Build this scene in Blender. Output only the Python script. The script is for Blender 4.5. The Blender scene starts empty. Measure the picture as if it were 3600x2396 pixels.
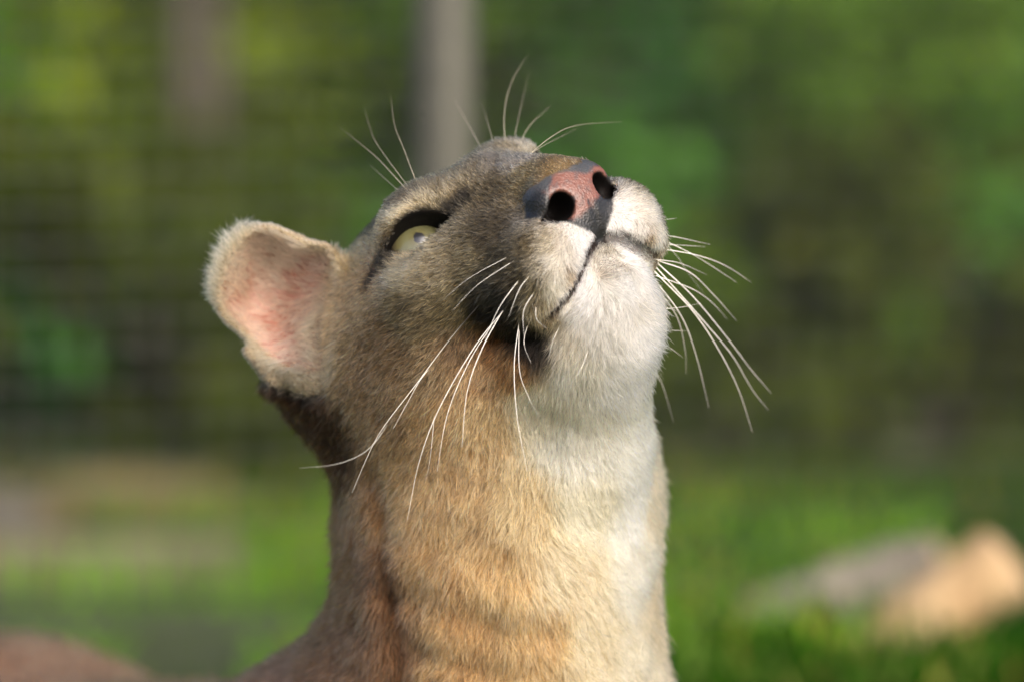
import bpy, math, random
import numpy as np
from mathutils import Vector, Matrix

RNG = np.random.default_rng(7)
random.seed(7)
scene = bpy.context.scene
COL = scene.collection

# ------------------------------------------------------------------ camera
PITCH = math.radians(3.0)
DIST = 2.90
TARGET = np.array([0.0, 0.0, 0.80])
FWD = np.array([0.0, math.cos(PITCH), -math.sin(PITCH)])
UPV = np.array([0.0, math.sin(PITCH), math.cos(PITCH)])
cam_d = bpy.data.cameras.new('camera')
cam = bpy.data.objects.new('camera', cam_d)
COL.objects.link(cam)
cam.location = TARGET - FWD * DIST
cam.rotation_euler = (math.pi / 2 - PITCH, 0, 0)
cam_d.lens = 200.0
cam_d.sensor_width = 36.0
cam_d.clip_start = 0.05
cam_d.clip_end = 500
cam_d.dof.use_dof = True
cam_d.dof.focus_distance = DIST - 0.055
cam_d.dof.aperture_fstop = 3.5
scene.camera = cam

# ------------------------------------------------------------------ light
SUN_EL, SUN_AZ = math.radians(34), math.radians(58)      # azimuth: from +x towards the camera (-y)
sun_dir = np.array([math.cos(SUN_EL) * math.cos(SUN_AZ), -math.cos(SUN_EL) * math.sin(SUN_AZ), math.sin(SUN_EL)])
world = bpy.data.worlds.new('World')
scene.world = world
world.use_nodes = True
wn = world.node_tree
bg = wn.nodes['Background']
sky = wn.nodes.new('ShaderNodeTexSky')
sky.sky_type = 'NISHITA'
sky.sun_disc = False
sky.sun_elevation = SUN_EL
sky.sun_rotation = math.atan2(sun_dir[0], sun_dir[1])
wn.links.new(sky.outputs[0], bg.inputs[0])
bg.inputs[1].default_value = 0.15
sky.air_density = 0.35
sky.dust_density = 4.0
sky.ozone_density = 0.0
sun_d = bpy.data.lights.new('sun', 'SUN')
sun_d.energy = 0.6
sun_d.angle = math.radians(60)
sun_d.color = (1.0, 0.94, 0.84)
sun = bpy.data.objects.new('sun', sun_d)
COL.objects.link(sun)
sun.location = (3, -3, 6)
sun.rotation_euler = Vector(sun_dir).to_track_quat('Z', 'Y').to_euler()
scene.view_settings.view_transform = 'Standard'
scene.view_settings.look = 'None'
scene.view_settings.exposure = 1.40
scene.view_settings.gamma = 1.0
scene.cycles.max_bounces = 10
scene.cycles.diffuse_bounces = 3
scene.cycles.glossy_bounces = 4
scene.cycles.transmission_bounces = 8
scene.cycles.transparent_max_bounces = 8

# ------------------------------------------------------------------ small helpers
def tag(o, label=None, cat=None, group=None, kind=None):
    if label: o['label'] = label
    if cat: o['category'] = cat
    if group: o['group'] = group
    if kind: o['kind'] = kind
    return o

def link(o, parent=None):
    COL.objects.link(o)
    if parent is not None:
        o.parent = parent
    return o

def mesh_obj(name, verts, faces, mat=None, parent=None, smooth=True):
    me = bpy.data.meshes.new(name)
    verts = np.asarray(verts, np.float32)
    faces = np.asarray(faces, np.int32)
    n, k = faces.shape
    me.vertices.add(len(verts)); me.vertices.foreach_set('co', verts.ravel())
    me.loops.add(n * k); me.loops.foreach_set('vertex_index', faces.ravel())
    me.polygons.add(n)
    me.polygons.foreach_set('loop_start', np.arange(0, n * k, k, dtype=np.int32))
    me.polygons.foreach_set('use_smooth', np.full(n, smooth))
    me.update(calc_edges=True)
    if mat: me.materials.append(mat)
    return link(bpy.data.objects.new(name, me), parent)

# ------------------------------------------------------------------ the cougar: head pose
# head frame in cm: x = the animal's right, y = forward, z = up; body frame in cm: X right, Y away, Z up, origin TARGET
CAMROT = np.array([[-.717, .409, -.564], [-.367, .467, .805], [.593, .784, -.185]])
u_, s_, vt_ = np.linalg.svd(CAMROT)
CAMROT = u_ @ vt_
BASIS = np.stack([[1, 0, 0], UPV, -FWD], 1)
HROT = BASIS @ CAMROT                                   # head -> body frame
HPOS = BASIS @ np.array([-1.51, 5.93, 0.0])
def h2b(p): return np.asarray(p, float) @ HROT.T + HPOS
def b2h(p): return (np.asarray(p, float) - HPOS) @ HROT

# ------------------------------------------------------------------ signed distance toolkit (float32, cm)
def smin(a, b, k):
    h = np.clip(.5 + .5 * (b - a) / k, 0, 1)
    return b + (a - b) * h - k * h * (1 - h)
def smax(a, b, k): return -smin(-a, -b, k)
def ell(p, c, r, R=None):
    q = p - np.asarray(c, np.float32)
    if R is not None: q = q @ np.asarray(R, np.float32)
    r = np.asarray(r, np.float32)
    k0 = np.linalg.norm(q / r, axis=-1)
    k1 = np.linalg.norm(q / (r * r), axis=-1) + 1e-6
    return k0 * (k0 - 1) / k1
def cap(p, a, b, ra, rb):
    a = np.asarray(a, np.float32); b = np.asarray(b, np.float32)
    ab = b - a
    t = np.clip(((p - a) @ ab) / (ab @ ab), 0, 1)
    return np.linalg.norm(p - a - t[:, None] * ab, axis=-1) - (ra + (rb - ra) * t)
def rot_from(zdir, xdir):
    z = np.asarray(zdir, float); z = z / np.linalg.norm(z)
    x = np.asarray(xdir, float); x = x - z * (x @ z); x /= np.linalg.norm(x)
    return np.stack([x, np.cross(z, x), z], 1)          # columns = local axes
def sheet_dist(p, pts):
    out = np.full(len(p), 1e3, np.float32)
    pts = pts.astype(np.float32)
    lo, hi = pts.min(0) - 1.6, pts.max(0) + 1.6
    m = np.where(np.all((p > lo) & (p < hi), 1))[0]
    for i in range(0, len(m), 4000):
        j = m[i:i + 4000]
        q = p[j]
        d2 = (q * q).sum(1)[:, None] - 2 * q @ pts.T + (pts * pts).sum(1)
        out[j] = np.sqrt(np.maximum(d2.min(1), 0))
    lo, hi = pts.min(0), pts.max(0)
    far = np.linalg.norm(np.maximum(np.maximum(lo - p, p - hi), 0), axis=1)
    n = np.ones(len(p), bool); n[m] = False
    out[n] = far[n]
    return out

# ------------------------------------------------------------------ cougar anatomy as one distance field
EYE_N = np.array([.40, .88, .24]); EYE_N /= np.linalg.norm(EYE_N)
EYE_X = CAMROT.T @ np.array([-.95, -.20, .18]); EYE_X -= EYE_N * (EYE_X @ EYE_N); EYE_X /= np.linalg.norm(EYE_X)
EYE_Z = np.cross(EYE_X, EYE_N); EYE_Z *= np.sign(EYE_Z[2])
EYE_R = 1.75
EYE_C = np.array([4.15, .45, .70]) - EYE_R * EYE_N
LIP = np.array([[0, 7.35, -5.35], [1.1, 7.25, -5.85], [2.3, 6.6, -6.55], [3.4, 5.8, -7.1], [4.3, 4.7, -7.45], [4.55, 4.0, -7.6]])

EAR_RIM = np.array([[-9.2, 4.3], [-10.6, 5.2], [-12.0, 5.8], [-13.3, 6.0], [-14.4, 5.5], [-15.3, 4.3], [-15.7, 3.0], [-15.8, 1.8],
                    [-15.3, .9], [-14.5, .2], [-13.6, -.7], [-12.3, -1.6], [-10.6, -2.2], [-9.2, -1.6], [-8.4, 1.2]])
EAR_CUP = np.array([-12.3, 1.9])
EAR_RIM = EAR_CUP + (EAR_RIM - EAR_CUP) * np.where(EAR_RIM[:, :1] < -10, .93, 1.0) + np.where(EAR_RIM[:, :1] < -12.5, [[.45, 0]], [[.15, 0]])
def ear_points():
    """right ear: a cupped round-tipped sheet sampled densely (head frame, cm)"""
    n = len(EAR_RIM)
    tt = np.linspace(0, n, 201)[:-1]
    i = np.floor(tt).astype(int); f = (tt - i)[:, None]
    P = lambda k: EAR_RIM[k % n]
    rim = .5 * (2 * P(i) + (P(i + 1) - P(i - 1)) * f + (2 * P(i - 1) - 5 * P(i) + 4 * P(i + 1) - P(i + 2)) * f ** 2
                + (3 * P(i) - P(i - 1) - 3 * P(i + 1) + P(i + 2)) * f ** 3)
    out = []
    for r in np.linspace(0.02, 1, 40):
        q = EAR_CUP + (rim - EAR_CUP) * r
        y = 2.3 + 2.6 * (1 - r ** 2.2) + .10 * (q[:, 0] + 9) ** 2 * .25 - .55 * np.maximum(0, -q[:, 0] - 13.5)
        out.append(np.stack([q[:, 0], y, q[:, 1]], 1))
    return b2h(np.concatenate(out))
EAR_R = ear_points()
_p = EAR_R * [-1, 1, 1]                                   # left ear: same shape, laid back
_o = np.array([-6.5, -6.5, 1.5])
_a = math.radians(48); _m = np.array([[1, 0, 0], [0, math.cos(_a), -math.sin(_a)], [0, math.sin(_a), math.cos(_a)]])
_c = math.radians(-12); _m = np.array([[math.cos(_c), -math.sin(_c), 0], [math.sin(_c), math.cos(_c), 0], [0, 0, 1]]) @ _m
EAR_L = (_p - _o) @ _m.T + _o

def h2b_pts(q): return (q @ HROT.T.astype(np.float32) + HPOS.astype(np.float32)).astype(np.float32)

def head_sdf(q):
    """q: points in the head frame (cm), float32"""
    p = q.copy(); p[:, 0] = np.abs(p[:, 0])             # the head is symmetric
    d = ell(p, (0, -5.0, -.75), (5.6, 6.2, 4.9))                       # brain case
    d = smin(d, ell(p, (0, -.2, .9), (4.2, 3.6, 2.1)), 2.0)            # forehead
    d = smin(d, ell(p, (4.1, -1.9, -1.9), (2.9, 4.4, 3.1)), 1.6)      # cheek bone
    d = smin(d, ell(p, (3.9, -4.6, -4.8), (3.8, 4.8, 4.6)), 1.8)      # jaw muscle
    d = smin(d, ell(p, (0, 3.2, -3.2), (3.5, 5.0, 3.5)), 1.6)         # muzzle
    d = smin(d, ell(p, (2.7, 1.8, -3.0), (2.4, 3.6, 2.8)), 1.6)       # maxilla
    d = smin(d, cap(p, (0, 2.2, .55), (0, 6.9, -1.55), 1.95, 1.35), .9)  # nose bridge
    d = smin(d, ell(p, (3.3, -.1, 1.75), (2.2, 1.9, 1.5), rot_from((.1, -.3, 1), (.85, -.45, .1))), 1.2)   # brow
    # upper lip pads
    d = smin(d, ell(p, (2.15, 5.6, -4.3), (2.15, 2.35, 2.0)), .8)
    d = smin(d, ell(p, (3.1, 4.3, -5.1), (1.85, 2.7, 2.2)), 1.6)
    # lower jaw and chin
    j = ell(p, (0, 4.45, -7.25), (2.3, 2.25, 1.85))
    j = smin(j, cap(p, (.9, 3.6, -7.6), (4.0, -4.2, -6.9), 1.9, 2.6), 1.6)
    j = smin(j, ell(p, (0, -.5, -8.4), (3.6, 5.0, 3.0)), 1.8)
    j = smin(j, cap(p, (0, 2.2, -8.6), (0, -3.5, -11.0), 2.3, 3.2), 1.8)
    d = smin(d, j, .45)
    # nose leather block
    n = ell(p, (1.2, 7.1, -2.45), (1.3, 1.25, 1.4))
    n = smin(n, ell(p, (0, 7.3, -2.8), (1.05, 1.05, 1.75)), .7)
    d = smin(d, n, .4)
    # nostril and its lateral slit, philtrum, lip line
    nos = ell(p, (1.32, 7.7, -2.95), (.62, 1.7, .66), rot_from((0, .2, 1), (1, -.25, 0)))
    nos = smin(nos, cap(p, (1.6, 7.8, -3.25), (2.75, 6.9, -3.5), .42, .30), .35)
    d = smax(d, -nos, .25)
    d = smax(d, -cap(p, (0, 8.55, -3.2), (0, 7.45, -5.5), .06, .16), .2)
    lip = np.full(len(p), 9., np.float32)
    for a, b in zip(LIP[:-1], LIP[1:]):
        lip = np.minimum(lip, cap(p, a, b, .30, .30))
    d = smax(d, -lip, .28)
    # eye: hollow and lids
    e = (p - EYE_C.astype(np.float32))
    ex, ey, ez = e @ EYE_X, e @ EYE_N, e @ EYE_Z
    hollow = ell(np.stack([ex, ez, ey], 1), (-.1, -.25, 2.15), (1.8, .95, .5))
    d = smax(d, -hollow, .8)
    lid = np.linalg.norm(e, axis=1) - (EYE_R + .20)
    d = smin(d, lid, .45)
    xx = np.clip(ex / 1.72, -1, 1)
    up = .68 * (1 - np.abs(xx) ** 2.2) + .06
    lo = -.62 * (1 - np.abs(xx) ** 2.0) - .06
    alm = np.maximum(np.maximum(ez - up, lo - ez), np.abs(ex) - 1.72)
    alm = np.maximum(alm * .8, -(ey - .25))
    d = smax(d, -alm, .12)
    # tear duct groove
    tear = cap(p, EYE_C + EYE_N * 1.5 - EYE_X * 1.5 - EYE_Z * .1, EYE_C + EYE_N * 1.7 - EYE_X * 2.5 - EYE_Z * .2, .22, .1)
    d = smax(d, -tear, .3)
    d = smin(d, sheet_dist(q, EAR_R) - .19, .8)
    pb = h2b_pts(q)
    d = smin(d, cap(pb, (-13.65, 2.6, -.6), (-12.3, 2.8, -2.1), .22, .32), .35)
    d = smax(d, -cap(pb, (-13.3, 2.1, -.35), (-12.4, 2.3, -1.55), .12, .2), .12)
    d = smin(d, sheet_dist(q, EAR_L) - .19, .8)
    return d

def body_sdf(b):
    d = cap(b, (-2.0, 7.0, -3.0), (-.8, 6.5, -8), 6.8, 6.9)                     # neck
    d = smin(d, cap(b, (-.8, 6.5, -8), (-1.2, 8.0, -30), 6.9, 11.0), 3.0)
    d = smin(d, ell(b, (-5.6, 6.0, -1.6), (6.5, 6.5, 5.4)), 2.0)               # nape behind the ear
    d = smin(d, ell(b, (-.4, 3.9, -8.0), (6.7, 6.5, 12.5)), 3.5)               # throat
    d = smin(d, ell(b, (-3, 12, -32), (12, 13, 17)), 5)                       # chest
    d = smin(d, cap(b, (-11, 13, -29), (-28, 52, -38), 9.5, 14.5), 6)        # back
    d = smin(d, ell(b, (-32, 58, -38.5), (15, 18, 17)), 5)                      # loins and rump
    # loose skin: creases across the lower throat and one running down the side of the neck
    m = np.where((b[:, 2] < -4) & (b[:, 2] > -24) & (b[:, 1] < 9) & (np.abs(d) < 3))[0]
    c = b[m]
    w = np.clip((-5.5 - c[:, 2]) / 5, 0, 1) * np.clip((4.5 - c[:, 0]) / 4, 0, 1) * np.clip((c[:, 0] + 9.5) / 4, 0, 1)
    cr2 = np.sin(c[:, 0] * 1.15 + c[:, 2] * .55 + 2 * np.sin(c[:, 2] * .4)) * np.sin(c[:, 2] * 1.3 - c[:, 0] * .5)
    d[m] -= w * .16 * cr2
    d = smax(d, -cap(b, (-6.9, -.6, -6.6), (-5.9, .2, -13), .12, .1), 1.2)
    d = smax(d, -cap(b, (-5.9, .2, -13), (-5.2, -.5, -19), .1, .05), 1.2)
    for sx in (-1, 1):
        d = smin(d, cap(b, (-4 + 8 * sx, 9 + 3 * sx, -34), (-4 + 7 * sx, 7 + 3 * sx, -56), 6.5, 4.2), 4)
        d = smin(d, cap(b, (-4 + 7 * sx, 7 + 3 * sx, -56), (-4 + 6.5 * sx, 8 + 3 * sx, -75), 4.2, 3.4), 1.5)
        d = smin(d, ell(b, (-4 + 6.5 * sx + .5, 5 + 3 * sx, -77), (4.2, 5.5, 3)), 1.5)
        d = smin(d, cap(b, (-34 + 8 * sx, 60 + 5 * sx, -40), (-31 + 8 * sx, 54 + 5 * sx, -58), 9, 5.0), 4)
        d = smin(d, cap(b, (-31 + 8 * sx, 54 + 5 * sx, -58), (-37 + 8 * sx, 64 + 5 * sx, -66), 4.8, 3.4), 1.5)
        d = smin(d, cap(b, (-37 + 8 * sx, 64 + 5 * sx, -66), (-35 + 8 * sx, 61 + 5 * sx, -76), 3.4, 3.0), 1.5)
        d = smin(d, ell(b, (-34 + 8 * sx, 57 + 5 * sx, -77), (4.2, 5.5, 3)), 1.5)
    t = [(-38, 72, -34), (-42, 79, -46), (-44, 84, -58), (-46, 88, -68), (-52, 91, -74)]
    for i in range(4):
        d = smin(d, cap(b, t[i], t[i + 1], 3.4 - .2 * i, 3.2 - .2 * i), 2)
    return d

def full_sdf(b):
    b = b.astype(np.float32)
    out = body_sdf(b)
    q = (b - HPOS.astype(np.float32)) @ HROT.astype(np.float32)
    m = np.where(np.linalg.norm(q - np.float32([0, -1, -1]), axis=1) < 22)[0]
    hd = head_sdf(q[m])
    out[m] = smin(out[m], hd, 2.5)
    return out

def axis(lo, hi, f0, f1, fine, coarse):
    core = np.arange(f0, f1, fine)
    a, s, x = [], fine, f1
    while x < hi: a.append(x); s = min(coarse, s * 1.12); x += s
    a.append(x)
    b, s, x = [], fine, f0 - fine
    while x > lo: b.append(x); s = min(coarse, s * 1.12); x -= s
    b.append(x)
    return np.array(b[::-1] + list(core) + a, np.float32)

def surface_nets(ax, ay, az, f, D):
    S = f < 0
    c = [S[i:S.shape[0] - 1 + i, j:S.shape[1] - 1 + j, k:S.shape[2] - 1 + k] for i in (0, 1) for j in (0, 1) for k in (0, 1)]
    a_and = c[0].copy(); a_or = c[0].copy()
    for m in c[1:]: a_and &= m; a_or |= m
    act = a_or & ~a_and
    I = np.argwhere(act)
    idx = np.full(act.shape, -1, np.int32); idx[act] = np.arange(len(I))
    AX = (ax, ay, az)
    acc = np.zeros((len(I), 3)); cnt = np.zeros(len(I))
    corner = lambda o: f[I[:, 0] + o[0], I[:, 1] + o[1], I[:, 2] + o[2]]
    pos = lambda o: np.stack([AX[k][I[:, k] + o[k]] for k in range(3)], 1)
    for a in range(3):
        o1, o2 = [k for k in range(3) if k != a]
        for i in (0, 1):
            for j in (0, 1):
                p0 = [0, 0, 0]; p0[o1] = i; p0[o2] = j
                p1 = list(p0); p1[a] = 1
                f0, f1 = corner(p0), corner(p1)
                m = (f0 < 0) != (f1 < 0)
                t = (f0[m] / (f0[m] - f1[m]))[:, None]
                acc[m] += pos(p0)[m] * (1 - t) + pos(p1)[m] * t
                cnt[m] += 1
    V = acc / cnt[:, None]
    Q = []
    for a in range(3):
        o1, o2 = (a + 1) % 3, (a + 2) % 3
        sl0 = [slice(None)] * 3; sl1 = [slice(None)] * 3
        sl0[a] = slice(0, -1); sl1[a] = slice(1, None)
        for o in (o1, o2): sl0[o] = slice(1, -1); sl1[o] = slice(1, -1)
        s0, s1 = S[tuple(sl0)], S[tuple(sl1)]
        e = np.argwhere(s0 != s1)
        sg = s0[s0 != s1]
        base = e.copy(); base[:, o1] += 1; base[:, o2] += 1
        def cell(d1, d2):
            b = base.copy(); b[:, o1] -= d1; b[:, o2] -= d2
            return idx[b[:, 0], b[:, 1], b[:, 2]]
        q = np.stack([cell(1, 1), cell(0, 1), cell(0, 0), cell(1, 0)], 1)
        q[~sg] = q[~sg][:, ::-1]
        Q.append(q)
    return V, np.concatenate(Q)

def build_body(fine):
    ax = axis(-66, 16, -18, 10.5, fine, 1.6)
    ay = axis(-12, 116, -10, 16, fine, 1.6)
    az = axis(-82, 16, -18.5, 11.5, fine, 1.6)
    st = 4
    def coarse(a):
        i = np.arange(0, len(a), st)
        if i[-1] != len(a) - 1: i = np.append(i, len(a) - 1)
        return i
    ci = [coarse(a) for a in (ax, ay, az)]
    G = np.stack(np.meshgrid(ax[ci[0]], ay[ci[1]], az[ci[2]], indexing='ij'), -1).reshape(-1, 3)
    D = full_sdf(G).reshape([len(c) for c in ci])
    for k, a in enumerate((ax, ay, az)):                # linear up-sampling along each axis
        x = a[ci[k]]
        j = np.clip(np.searchsorted(x, a, side='right') - 1, 0, len(x) - 2)
        t = ((a - x[j]) / (x[j + 1] - x[j])).astype(np.float32)
        sh = [1, 1, 1]; sh[k] = -1
        D = np.take(D, j, k) * (1 - t.reshape(sh)) + np.take(D, j + 1, k) * t.reshape(sh)
    step = np.maximum(np.maximum(np.gradient(ax)[:, None, None], np.gradient(ay)[None, :, None]), np.gradient(az)[None, None, :])
    M = np.argwhere(np.abs(D) < step * 4.5 + .25)
    P = np.stack([ax[M[:, 0]], ay[M[:, 1]], az[M[:, 2]]], 1)
    for i in range(0, len(P), 400000):
        m = M[i:i + 400000]
        D[m[:, 0], m[:, 1], m[:, 2]] = full_sdf(P[i:i + 400000])
    return surface_nets(ax, ay, az, D, None)

BV, BQ = build_body(.16)

# ------------------------------------------------------------------ coat tables (head frame, cm; colours sRGB, with some shading baked in)
COATS = np.array([
    (2.9, 2.1, 2.1, 97, 87, 66),
    (4.7, 1.2, 2.0, 200, 185, 150),
    (2.0, 2.9, 1.5, 134, 119, 90),
    (3.6, 2.0, 1.7, 148, 136, 108),
    (4.1, 1.2, 2.8, 99, 88, 68),
    (1.8, 5.1, -0.2, 99, 84, 59),
    (0.1, 8.2, -1.2, 107, 87, 55),
    (1.1, 6.6, -0.3, 122, 106, 73),
    (3.8, 5.1, -2.0, 61, 52, 36),
    (4.6, 5.8, -3.7, 66, 57, 39),
    (4.7, 3.8, -2.2, 106, 93, 66),
    (5.6, 2.0, -1.5, 133, 119, 90),
    (5.8, 1.0, -0.4, 168, 152, 119),
    (6.7, -0.1, -2.5, 94, 81, 56),
    (5.6, 1.7, -3.3, 101, 88, 60),
    (7.4, -2.4, -3.0, 118, 92, 62),
    (6.7, -1.4, -5.3, 132, 107, 75),
    (5.2, 0.1, -5.5, 111, 89, 64),
    (5.0, 4.7, -5.3, 31, 28, 19),
    (5.1, 3.9, -4.1, 60, 53, 40),
    (4.6, 4.0, -6.4, 19, 15, 9),
    (3.6, 3.2, -7.1, 22, 16, 11),
    (4.5, 6.6, -4.8, 62, 54, 36),
    (4.9, 5.7, -4.9, 63, 54, 39),
    (4.0, 7.2, -5.1, 137, 127, 104),
    (4.4, 6.5, -5.6, 97, 87, 63),
    (2.5, 7.9, -4.8, 216, 213, 204),
    (3.3, 7.7, -4.4, 160, 149, 124),
    (3.4, 7.1, -6.1, 194, 187, 169),
    (4.1, 6.0, -6.5, 152, 136, 108),
    (3.8, 5.1, -7.0, 149, 132, 102),
    (3.8, 7.3, -3.9, 77, 66, 44),
    (-1.3, 7.4, -5.4, 246, 246, 246),
    (-2.2, 6.2, -6.7, 246, 246, 246),
    (-1.8, 7.9, -4.8, 199, 198, 192),
    (-2.9, 7.1, -6.2, 137, 117, 90),
    (-2.5, 7.9, -4.8, 148, 130, 102),
    (-0.3, 6.4, -6.2, 168, 162, 149),
    (0.9, 6.5, -6.7, 152, 142, 127),
    (-0.4, 6.6, -7.8, 197, 196, 187),
    (1.4, 5.5, -9.0, 215, 207, 187),
    (3.0, 4.2, -8.1, 213, 193, 161),
    (-0.7, 4.9, -9.9, 225, 221, 208),
    (2.8, 3.2, -9.7, 238, 223, 186),
    (0.8, 3.6, -10.9, 246, 243, 219),
    (4.3, 0.5, -5.9, 134, 93, 56),
    (5.0, -0.2, -6.2, 163, 127, 89),
    (4.3, 1.3, -7.3, 124, 89, 53),
    (3.7, 0.6, -9.7, 237, 215, 171),
    (2.0, -0.4, -12.1, 246, 234, 193),
    (-0.6, -0.8, -13.1, 246, 241, 199),
    (5.7, -1.8, -8.2, 184, 147, 103),
    (7.1, -2.9, -6.9, 181, 138, 94),
    (7.9, -4.5, -5.2, 145, 113, 78),
    (7.8, -4.5, -3.0, 129, 101, 70),
    (7.5, -6.0, -0.9, 148, 121, 85),
    (5.8, -5.1, 1.1, 168, 138, 99),
    (5.7, -2.8, 0.8, 157, 130, 91),
    (4.0, -4.5, 2.7, 168, 145, 105),
    (5.4, -0.3, 1.8, 164, 146, 111),
    (2.6, -4.1, 3.5, 70, 64, 51),
    (-0.2, 4.1, 1.7, 118, 105, 86),
    (0.4, 6.0, 0.5, 151, 138, 117),
    (0.9, 3.6, 1.8, 114, 101, 78),
    (8.5, -10.0, -7.8, 125, 92, 59),
    (8.2, -7.2, -9.5, 180, 137, 91),
    (6.7, -4.7, -11.6, 168, 134, 93),
    (5.2, -3.8, -12.8, 185, 155, 112),
    (2.3, -3.1, -14.5, 214, 198, 156),
    (-0.7, -4.1, -15.4, 246, 243, 201),
    (-2.5, -5.4, -15.6, 211, 184, 142),
    (8.8, -12.9, -8.8, 110, 78, 51),
    (9.1, -10.5, -11.1, 106, 77, 52),
    (8.9, -8.0, -12.8, 181, 136, 91),
    (6.9, -6.2, -14.8, 189, 147, 100),
    (4.2, -5.3, -16.6, 206, 178, 136),
    (-0.1, -6.4, -18.0, 236, 220, 180),
    (-1.8, -9.6, -19.8, 196, 169, 129),
    (9.3, -18.6, -11.1, 105, 74, 49),
    (10.3, -12.5, -13.8, 111, 80, 54),
    (9.3, -9.2, -16.1, 158, 121, 80),
    (6.0, -7.5, -18.6, 172, 136, 92),
    (3.8, -7.4, -19.7, 200, 176, 135),
    (1.0, -9.3, -21.4, 203, 185, 147),
    (10.2, -22.7, -11.2, 107, 78, 57),
    (-3.8, -62.3, 2.2, 145, 106, 76),
    (8.4, -9.9, -2.4, 47, 31, 19),  # nape below the ear, next four rows: shade put into the coat colour
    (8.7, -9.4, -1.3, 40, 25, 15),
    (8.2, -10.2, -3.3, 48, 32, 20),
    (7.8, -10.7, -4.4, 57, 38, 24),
    (5.0, 3.6, -5.3, 27, 23, 15),
    (4.1, 2.5, -6.4, 35, 27, 18),
    (5.1, 3.9, -4.8, 58, 51, 37),
    (3.7, 2.6, -6.9, 26, 20, 14),
    (3.4, 3.3, -7.5, 28, 21, 14),
    (4.8, 3.2, -5.9, 40, 33, 23),
    (3.5, 7.5, -5.2, 196, 189, 173),
    (2.1, 7.4, -5.8, 188, 182, 171),
    (2.7, 5.8, -7.0, 237, 230, 210),
    (3.8, 6.7, -6.2, 198, 188, 163),
    (1.3, 7.5, -5.4, 167, 161, 149),
    (-1.8, 6.7, -6.0, 246, 246, 246),
    (-2.8, 6.0, -6.6, 246, 246, 235),
    (-1.1, 6.4, -6.7, 219, 219, 213),
    (0.6, 6.3, -8.3, 188, 183, 170),
])
FLOWS = np.array([
    (0.7, 7.7, -0.8, 0.06, -0.82, 0.57),
    (1.8, 5.1, -0.2, -0.16, -0.77, 0.62),
    (1.5, 6.7, -0.8, -0.02, -0.82, 0.57),
    (2.7, 2.0, 2.3, -0.38, -0.56, 0.73),
    (1.7, 3.3, 1.4, -0.20, -0.54, 0.82),
    (4.8, 1.0, 1.9, 0.45, -0.49, 0.74),
    (5.4, -0.3, 1.9, -0.32, -0.90, 0.31),
    (4.0, 5.1, -2.2, 0.39, -0.87, 0.30),
    (5.0, 3.0, -1.9, 0.46, -0.85, 0.26),
    (5.9, 1.2, -0.9, 0.38, -0.86, 0.36),
    (6.7, -0.1, -2.5, 0.34, -0.92, 0.17),
    (7.6, -3.2, -3.8, 0.24, -0.96, -0.13),
    (6.2, -5.0, 0.7, 0.36, -0.93, -0.11),
    (4.5, -4.2, 2.2, -0.19, -0.88, 0.44),
    (4.7, 6.1, -5.1, 0.31, -0.94, -0.13),
    (4.8, 5.6, -4.0, 0.16, -0.97, 0.19),
    (2.3, 8.0, -4.5, 0.88, -0.15, -0.46),
    (3.7, 7.5, -4.6, 0.80, -0.59, -0.10),
    (0.9, 7.6, -5.0, -0.82, -0.49, -0.29),
    (1.9, 7.4, -5.6, -0.58, -0.78, -0.25),
    (3.4, 6.7, -6.4, -0.11, -0.80, -0.59),
    (4.1, 5.2, -6.8, -0.24, -0.90, -0.35),
    (4.8, 3.9, -6.0, -0.17, -0.99, -0.05),
    (-1.5, 7.4, -5.5, -0.84, -0.02, -0.54),
    (-0.8, 7.8, -4.6, -0.79, -0.18, -0.58),
    (-2.5, 5.9, -6.9, -0.71, -0.64, -0.31),
    (-1.1, 6.7, -6.0, -0.72, -0.36, -0.59),
    (0.5, 6.4, -6.1, -0.56, 0.46, 0.69),
    (0.2, 6.7, -7.3, -0.88, -0.05, -0.47),
    (2.1, 5.9, -7.1, 0.72, -0.57, -0.39),
    (1.5, 5.9, -8.4, 0.12, -0.62, -0.78),
    (-0.3, 6.0, -8.7, -0.75, -0.47, -0.47),
    (2.9, 4.4, -7.9, 0.26, -0.78, -0.57),
    (2.8, 3.2, -9.7, -0.01, -0.87, -0.49),
    (0.6, 3.5, -10.9, -0.41, -0.81, -0.42),
    (4.2, 0.8, -6.4, 0.53, -0.70, -0.47),
    (6.3, -1.5, -6.8, 0.45, -0.80, -0.39),
    (4.3, -1.8, -10.3, 0.17, -0.73, -0.66),
    (2.1, -2.2, -13.7, -0.10, -0.66, -0.74),
    (-0.2, -1.7, -13.8, -0.28, -0.75, -0.60),
    (7.1, -5.3, -12.4, 0.38, -0.58, -0.72),
    (1.6, -5.6, -17.6, -0.16, -0.65, -0.75),
    (8.6, -9.4, -9.5, 0.29, -0.76, -0.58),
    (8.6, -14.9, -9.3, -0.07, -0.94, -0.33),
    (8.0, -5.9, -6.2, 0.06, -0.97, -0.24),
    (9.4, -9.4, -14.5, 0.41, -0.53, -0.74),
    (5.8, -6.7, -17.7, 0.08, -0.66, -0.75),
])
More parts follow.
